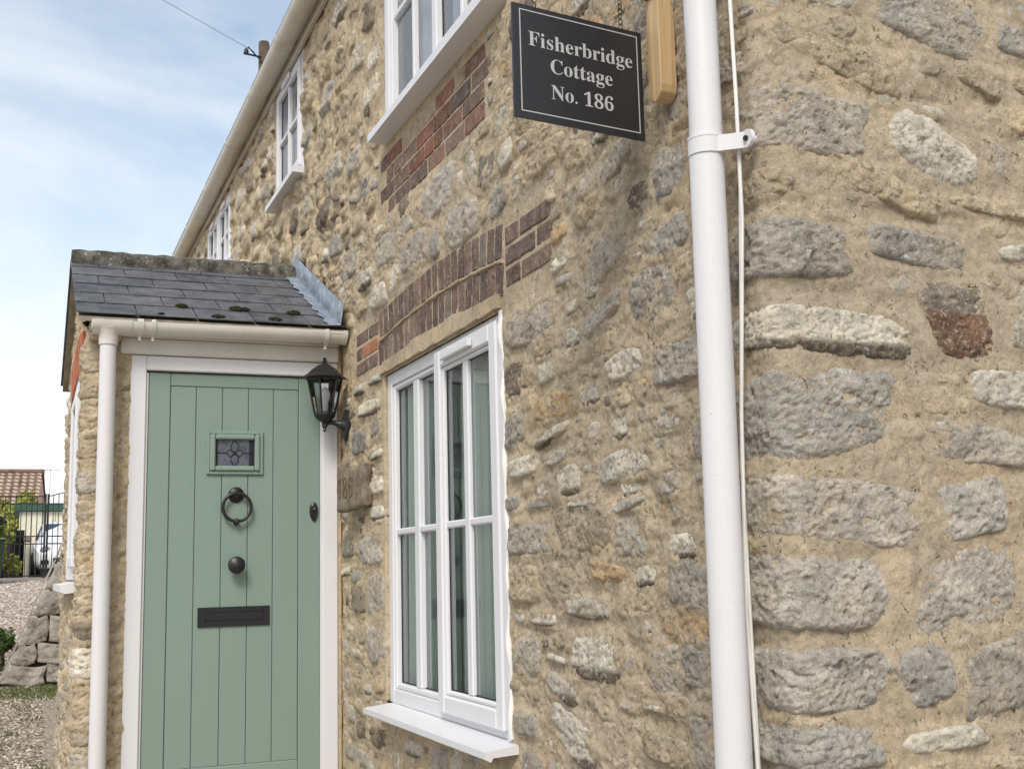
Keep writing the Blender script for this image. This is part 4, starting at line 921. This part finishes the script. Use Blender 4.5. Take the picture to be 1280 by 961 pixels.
tag(pebbles('gravel', 26000, -13, -3.3, -2.6, -1.2, .007, .019, [(.30,.25,.195), (.42,.37,.30), (.18,.145,.11), (.25,.205,.16), (.54,.50,.44)], 1), 'loose pale gravel covering the path left of the porch', 'gravel', kind='stuff')
tag(pebbles('gravel', 9000, -24, -12, -3.0, -.2, .012, .03, [(.50,.42,.36), (.58,.50,.44), (.40,.33,.28)], 2), 'pinkish gravel drive running up to the iron gate', 'gravel', kind='stuff')
def blades(name, pts, h, mat, seed, w=.006):
    r = random.Random(seed); V = []; F = []
    for (x, y) in pts:
        a = r.uniform(0, 6.28); l = h*r.uniform(.5, 1.3); lx, ly = r.uniform(-.5, .5)*l, r.uniform(-.5, .5)*l; z = gz(x)
        n = len(V); V += [(x-w*math.cos(a), y-w*math.sin(a), z), (x+w*math.cos(a), y+w*math.sin(a), z), (x+lx, y+ly, z+l)]; F.append((n, n+1, n+2))
    return raw(name, V, F, mat)
r = random.Random(4)
pts = [(r.gauss(-8.45, .22), r.uniform(-1.75, -.9)) for _ in range(3800)]
for _ in range(22):
    cx, cy = r.uniform(-8.3, -4.2), r.uniform(-1.7, -1.22)
    pts += [(r.gauss(cx, .07), r.gauss(cy, .04)) for _ in range(45)]
tag(blades('grass', pts, .022, M['grass'], 5), 'short grass at the foot of the buttress and through the gravel', 'grass', kind='stuff')
# ------------------------------------------------------------------ buttress
bt = thing('stone_buttress', (-9.0, -.7, .6), 'sloping stone buttress with grass at its foot beyond the porch', 'buttress')
t = NT('buttress_stone', .95, .1); a = t.attr('tint'); c = t.mix(1, a.outputs['Color'], t.mix(t.rng(t.noise(9, 5, .7), .3, .7), (.7,.7,.7), (1.25,1.25,1.25)), 'MULTIPLY'); c = t.mix(t.rng(t.noise(30, 4, .7), .58, .68, 0, .6), c, (.07,.065,.055)); t.color(c); t.addbump(t.noise(18, 7, .8), 1, .05); M['stonebig'] = t.m
m = MB(); m.prism([(-1.44, .60), (-.0, .60), (-.0, 3.2), (-.60, 2.8)], 'x', -9.45, -8.83); m.build('core', simple('dark_joint_mortar', (.10,.09,.075), .95, .1, 0, .3, 20), bt)
rb = random.Random(21); z = .66; row_i = 0
while z < 2.5:
    h = rb.uniform(.15, .24); e0 = -1.50+(z-.66)*.40; e1 = -1.50+(z+h-.66)*.40; y = 0
    yL = e0
    cuts = [0]; 
    while cuts[-1] < (-e0-.1): cuts.append(cuts[-1]+rb.uniform(.2, .42))
    cuts[-1] = -e0
    for i in range(len(cuts)-1):
        a, b = e0+cuts[i], e0+cuts[i+1]
        a1, b1 = (e1 if i == 0 else a), b
        if b1-a1 < .06: continue
        N = 14; V = []; F = []; g = .006; o = rb.uniform(0, 50); tone = rb.uniform(.85, 1.2)
        for u in range(N+1):
            for v in range(N+1):
                uu, vv = u/N, v/N; yy = (a+g+(b-a-2*g)*uu)*(1-vv)+(a1+g+(b1-a1-2*g)*uu)*vv; zz = z+g+(h-2*g)*vv; e = min(uu, 1-uu, vv, 1-vv)
                bul = .006 if e == 0 else .018
                V.append((-8.76+bul, yy+.012*math.sin(vv*5+o)*(u > 0), zz+.018*math.sin(uu*4+z*3)))
        V = np.array(V); V[:, 0] += .055*fbm(V[:, 1]+o, V[:, 2], 7, 5, .7)
        for u in range(N):
            for v in range(N): q = u*(N+1)+v; F.append((q, q+N+1, q+N+2, q+1))
        if i == 0:          # coping stones down the slope
            nV = len(V); VV = []; M2 = 6
            for u in range(M2+1):
                for v in range(M2+1):
                    xx = -8.76-.70*u/M2; vv = v/M2; e = min(u, M2-u, v, M2-v); q = (e0*(1-vv)+e1*vv); VV.append((xx, q-.004-.008*math.sin(u*1.3+v*.9+o)*(u > 0), z+g+(h-2*g)*vv))
            V = np.concatenate([V, np.array(VV)])
            for u in range(M2):
                for v in range(M2): q = nV+u*(M2+1)+v; F.append((q, q+1, q+M2+2, q+M2+1))
        raw('stone', V, F, M['stonebig'], bt, True, (.56*tone, .51*tone, .45*tone, 1))
    z += h; row_i += 1
# ------------------------------------------------------------------ leaves
def leaves(name, centres, n, size, mat, parent, seed):
    """centres: (x,y,z,rx,ry,rz) lumps; leaf quads spread through them"""
    rs = np.random.RandomState(seed); C_ = np.array(centres)[rs.randint(0, len(centres), n)]
    d = rs.normal(size=(n, 3)); d /= np.linalg.norm(d, axis=1)[:, None]; P = C_[:, :3]+d*C_[:, 3:]*(rs.uniform(.25, 1, (n, 1))**.5)
    a = rs.normal(size=(n, 3)); a /= np.linalg.norm(a, axis=1)[:, None]; b = np.cross(a, rs.normal(size=(n, 3))); b /= np.linalg.norm(b, axis=1)[:, None]
    s = size*rs.uniform(.6, 1.3, (n, 1)); V = np.stack([P-a*s, P+b*s*.5, P+a*s, P-b*s*.5], 1).reshape(-1, 3); F = np.arange(4*n).reshape(n, 4)
    return raw(name, V, F, mat, parent)
def lumps(c, R_, n, seed, sq=1.0):
    r = random.Random(seed); out = []
    for _ in range(n):
        t, p = r.uniform(0, 6.28), r.uniform(-1, 1); q = (1-p*p)**.5; k = r.uniform(.3, .9); s = r.uniform(.25, .45)
        out.append((c[0]+R_[0]*q*math.cos(t)*k, c[1]+R_[1]*q*math.sin(t)*k, c[2]+R_[2]*p*k, R_[0]*s, R_[1]*s, R_[2]*s))
    return out
def bush(name, base, R_, n, size, mat, label, cat, seed, trunk=.05, h=None, nl=16):
    b = thing(name, base, label, cat, 'leafy plants beside the buttress' if name == 'ivy_plant' else None); c = (base[0], base[1], base[2]+(h or R_[2]*.95))
    leaves('crown', lumps(c, R_, nl, seed), n, size, mat, b, seed)
    m = MB(); m.tube([base, (base[0]+.05*R_[0], base[1], (base[2]+c[2])/2), c], [trunk, trunk*.8, trunk*.4], 7)
    r = random.Random(seed)
    for k in range(5): t = r.uniform(0, 6.28); m.tube([(base[0], base[1], base[2]+(c[2]-base[2])*.5), (c[0]+R_[0]*.6*math.cos(t), c[1]+R_[1]*.6*math.sin(t), c[2]+R_[2]*r.uniform(-.2, .6))], [trunk*.5, trunk*.15], 5)
    m.build('trunk', M['bark'], b, True); return b
bush('ivy_plant', (-9.8, -1.62, gz(-9.8)), (.35, .14, .20), 1500, .022, M['leaf_d'], 'dark green leafy plant hugging the left side of the stone buttress', 'plant', 3, .012)
bush('ivy_plant', (-9.5, -1.50, gz(-9.5)+.12), (.3, .10, .18), 1200, .020, M['leaf_d'], 'upper clump of dark green leaves climbing the buttress slope', 'plant', 13, .012)
bush('shrub', (-27.0, -1.80, 1.57), (.5, .42, .62), 2600, .055, M['leaf_y'], 'yellow green shrub behind the gate in front of the dark fence', 'shrub', 5, .03)
bush('garden_tree', (-42, -1.55, 1.57), (1.3, 1.0, .85), 3600, .09, M['leaf_t'], 'bright yellow green tree in front of the brown tiled house', 'tree', 6, .1, 2.1, 20)
# ------------------------------------------------------------------ gate
gt = thing('iron_gate', (-24, -2.2, 1.55), 'tall black iron bar gate across the gravel drive, left leaf', 'gate', 'leaves of the iron gate')
def gate(root, ya, yb, hoop):
    m = MB()
    for z in (3.04, 2.385, 2.235, 1.60): m.box(-24.012, -23.988, ya, yb, z-.012, z+.012)
    if not hoop: m.box(-24.012, -23.988, ya, yb, 3.178, 3.202)
    else: m.tube([(-24, ya+(yb-ya)*i/16, 3.19+.30*math.sin(math.pi*.5*i/16)) for i in range(17)], .012, 6)
    m.build('rail', M['black'], root)
    y = ya+.1
    while y < yb-.03:
        top = 3.19 if not hoop else 3.19+.30*math.sin(math.pi*.5*(y-ya)/(yb-ya)); MB().tube([(-24, y, 1.56), (-24, y, top)], .0085, 6).build('bar', M['black'], root); y += .1005
    for q in (ya, yb): MB().box(-24.02, -23.98, q-.02, q+.02, 1.55, 3.24).build('end_post', M['black'], root)
gate(gt, -3.6, -.935, False)
g2 = thing('iron_gate', (-24, 0, 1.55), 'right leaf of the black iron gate with a rising top rail, beside the porch', 'gate', 'leaves of the iron gate'); gate(g2, -.885, .9, True)
# ------------------------------------------------------------------ shed, fence, bin
sh = thing('garage', (-36, 1.2, 1.57), 'cream panelled garage with dark green fascia behind the white car', 'garage')
m = MB(); m.box(-39, -34.6, -1.42, 4.4, 1.5, 3.46); m.build('wall', M['cream'], sh)
y = -1.44
while y < 1.6: MB().box(-34.6, -34.55+.008*(int(y*10) % 2), y+.008, y+.312, 1.58, 3.45, bev=.012).build('panel', M['cream'], sh); y += .32
m = MB(); m.box(-39.1, -34.42, -1.58, 4.5, 3.46, 3.66, bev=.01); m.build('fascia', M['greenfascia'], sh)
fn = thing('board_fence', (-29, -1.8, 1.57), 'dark stained board fence behind the yellow green shrub', 'fence')
for i in range(24):
    x = -25.2-.37*i; y = -1.98+.0245*i; m = MB(); m.box(x-.17, x+.17, y-.012, y+.012, 1.57, 3.02-.008*i+.012*(i % 3), bev=.004); m.build('board', M['darkfence'], fn)
MB().box(-34.2, -33.9, -1.46, -1.28, 1.57, 2.9, bev=.01).build('post', M['darkfence'], fn)
bn = thing('wheelie_bin', (-23.2, -1.95, 1.56), 'dark green wheelie bin at the far left edge in front of the shrub', 'bin')
m = MB(); V = [(-23.2+a*.22, -1.90+b*.20, 1.60) for a, b in ((-1,-1),(1,-1),(1,1),(-1,1))]+[(-23.2+a*.27, -1.90+b*.25, 2.28) for a, b in ((-1,-1),(1,-1),(1,1),(-1,1))]
m.add(V, [(0,3,2,1),(4,5,6,7),(0,1,5,4),(1,2,6,5),(2,3,7,6),(3,0,4,7)]); m.build('body', M['bin'], bn)
m = MB(); m.box(-23.5, -22.90, -2.17, -1.63, 2.285, 2.33, bev=.015); m.build('lid', simple('lighter_green_lid', (.09,.15,.06), .5), bn)
for s in (-1, 1): MB().lathe([(.09, -.03), (.09, .03)], (-23.42, -1.90+s*.2, 1.66), 12, 'y').build('wheel', M['rubber'], bn)
# ------------------------------------------------------------------ car (front towards the viewer)
CX, CY, CZ = -30.6, -.18, 1.575
car = thing('parked_car', (CX-2, CY, CZ), 'white hatchback parked nose first behind the iron gate', 'car')
def loft(name, secs, mat, parent):
    """secs: (x, [(y,z)...]) half outline from bottom centre out and up to top centre, mirrored"""
    V = []; F = []; n = None
    for x, pts in secs:
        full = pts+[(-y, z) for y, z in reversed(pts)]
        n = len(full); V += [(CX+x, CY+y, CZ+z) for y, z in full]
    for i in range(len(secs)-1):
        for k in range(n): F.append((i*n+k, i*n+(k+1) % n, (i+1)*n+(k+1) % n, (i+1)*n+k))
    F += [tuple(range(n)), tuple(range((len(secs)-1)*n, len(secs)*n))]
    m = MB(); m.add(V, F); o = m.build(name, mat, parent, True); return o
def lower(w, zb, zs, zt): return [(0, zb), (w*.86, zb), (w*.98, zb+.1), (w, (zb+zs)/2), (w*.98, zs), (w*.86, zt-.02), (w*.5, zt), (0, zt+.015)]
loft('body', [(.0, lower(.62, .30, .52, .60)), (-.06, lower(.76, .24, .60, .70)), (-.25, lower(.86, .22, .70, .82)), (-.75, lower(.90, .22, .80, .93)), (-1.15, lower(.91, .22, .88, 1.0)), (-2.2, lower(.91, .22, .92, .98)), (-3.3, lower(.91, .22, .95, 1.0)), (-3.95, lower(.85, .28, .93, 1.0)), (-4.05, lower(.76, .34, .85, .92))], M['carpaint'], car)
def cab(w0, w1, zt): return [(0, .90), (w0, .90), (w0, .96), (w1, zt-.08), (w1*.9, zt), (0, zt+.03)]
loft('cabin', [(-1.05, cab(.80, .74, 1.02)), (-1.75, cab(.84, .66, 1.44)), (-2.4, cab(.84, .66, 1.50)), (-3.2, cab(.83, .65, 1.46)), (-3.85, cab(.78, .66, 1.05))], M['carpaint'], car)
m = MB(); m.add([(CX-1.13, CY-.69, CZ+1.055), (CX-1.13, CY+.69, CZ+1.055), (CX-1.68, CY+.58, CZ+1.42), (CX-1.68, CY-.58, CZ+1.42)], [(0, 1, 2, 3)]); o = m.build('windscreen', M['carglass'], car); o.modifiers.new('s', 'SOLIDIFY').thickness = .03
for s in (-1, 1):
    m = MB(); m.add([(CX-1.35, CY+s*.85, CZ+1.0), (CX-3.3, CY+s*.85, CZ+1.0), (CX-3.05, CY+s*.70, CZ+1.38), (CX-1.85, CY+s*.70, CZ+1.38)], [(0, 1, 2, 3)]); o = m.build('side_window', M['carglass'], car); o.modifiers.new('s', 'SOLIDIFY').thickness = .02
    m = MB(); m.lathe([(.0, -.02), (.14, 0), (.09, .05), (0, .07)], (CX-.10, CY+s*.60, CZ+.66), 14, 'x'); o = m.build('headlight', simple('headlight_lens', (.25,.27,.30), .08, .9), car, True)
    m = MB().box(CX-1.42, CX-1.25, CY+s*.93, CY+s*1.13, CZ+.93, CZ+1.07, bev=.03); m.build('wing_mirror', simple('brown_grey_mirror', (.20,.16,.13), .4), car)
    for wx in (-.72, -3.25):
        m = MB(); m.lathe([(.0, -.11), (.30, -.11), (.33, -.07), (.33, .07), (.30, .11), (0, .11)], (CX+wx, CY+s*.82, CZ+.325), 20, 'y'); wh = m.build('wheel', M['rubber'], car, True)
        MB().lathe([(.0, -.01), (.2, 0), (.18, .01), (0, .012)], (CX+wx, CY+s*.935, CZ+.325), 14, 'y').build('rim', M['silver'], wh, True)
MB().box(CX-.02, CX+.03, CY-.42, CY+.42, CZ+.34, CZ+.50, bev=.02).build('grille', M['gasket'], car); MB().box(CX-.06, CX+.035, CY-.72, CY-.52, CZ+.33, CZ+.44, bev=.02).build('fog_light', M['gasket'], car)
MB().box(CX+.028, CX+.036, CY-.26, CY+.26, CZ+.40, CZ+.50).build('number_plate', M['signwhite'], car)
# ------------------------------------------------------------------ far house, aerial, pole, wire
hs = thing('far_house', (-56, -4, 1.57), 'distant house with brown tiled roof and pink gable above the gate', 'house')
A1, A3 = Vector((-52, -.86, 4.3)), Vector((-57.5, -.33, 4.3)); AP = Vector((-54.7, -.60, 6.18)); dv = Vector((-.6, -8.5, 0))
m = MB(); bot = Vector((0, 0, -2.8)); m.add([A1+bot, A3+bot, A3, AP-Vector((0, 0, .06)), A1, A1+dv+bot, A3+dv+bot, A3+dv, AP+dv, A1+dv], [(0, 1, 2, 3, 4), (5, 9, 8, 7, 6), (0, 4, 9, 5), (1, 6, 7, 2)]); m.build('wall', M['pink'], hs)
ov = Vector((.35, .05, -.22)); m = MB(); rows, cols = 12, 56; Vv = []
for i in range(rows):
    for e in (0, 1):
        t_ = (i+e)/rows
        for j in range(cols+1):
            u = j/cols; p = AP.lerp(A1+ov, t_)+dv*u; p.z += (.06 if e else .0)+.035*(j % 2)+.05; Vv.append(p)
FF = []; q = cols+1
for r_ in range(2*rows-1):
    for j in range(cols): FF.append((r_*q+j, r_*q+j+1, (r_+1)*q+j+1, (r_+1)*q+j))
m.add(Vv, FF); mi = []
for r_ in range(2*rows-1): mi += [(1 if (j % 2 == 0 and r_ % 2 == 0) else 0) for j in range(cols)]
o = m.build('roof', [M['rooftile'], M['tileedge']], hs); o.data.polygons.foreach_set('material_index', mi)
m = MB(); m.add([AP+Vector((0, .08, .1)), A3+Vector((-.3, .08, -.12)), A3+dv, AP+dv+Vector((0, 0, .1))], [(0, 1, 2, 3)]); m.build('roof_back', M['rooftile'], hs)
m = MB(); m.tube([AP+Vector((0, .1, .1)), AP+dv+Vector((0, 0, .1))], .12, 8); m.build('ridge', M['rooftile'], hs)
ar = thing('television_aerial', (-60, -.15, 1.6), 'thin television aerial on a mast right of the distant roof', 'aerial')
MB().tube([(-60, -.15, 1.6), (-60, -.15, 6.86)], .018, 6).build('mast', M['silver'], ar)
m = MB(); m.tube([(-60, -.78, 6.84), (-60, .4, 6.84)], .010, 5)
for i in range(7): m.tube([(-60.2, -.4+i*.11, 6.80), (-59.8, -.4+i*.11, 6.90)], .012, 4)
m.build('antenna', M['silver'], ar)
tp = thing('telegraph_pole', (-14.2, 1.63, .95), 'weathered wooden telegraph pole top showing above the cream gutter', 'pole')
MB().tube([(-14.2, 1.64, .9), (-14.2, 1.60, 9.02), (-14.2, 1.60, 9.06)], [.11, .078, .07], 14).build('shaft', M['bark'], tp, True)
m = MB(); m.tube([(-14.15, 1.30, 8.83), (-14.15, 1.60, 8.80)], .014, 6); m.tube([(-14.12, 1.36, 8.92), (-14.12, 1.58, 8.70)], .010, 6); m.lathe([(.03, 0), (.035, .05), (.015, .09)], (-14.15, 1.34, 8.82), 8); m.build('bracket', M['black'], tp)
pA = Vector((-14.12, 1.45, 8.86)); pB = Vector((2.0, -17.0, 10.0)); pts = []
for i in range(41): u = i/40; p = pA.lerp(pB, u); p.z -= 1.2*4*u*(1-u)*.35; pts.append(p)
tag(MB().tube(pts, .0035, 5).build('overhead_wire', simple('grey_wire', (.18,.19,.2), .6)), 'thin overhead wire running off the pole top across the sky', 'wire')
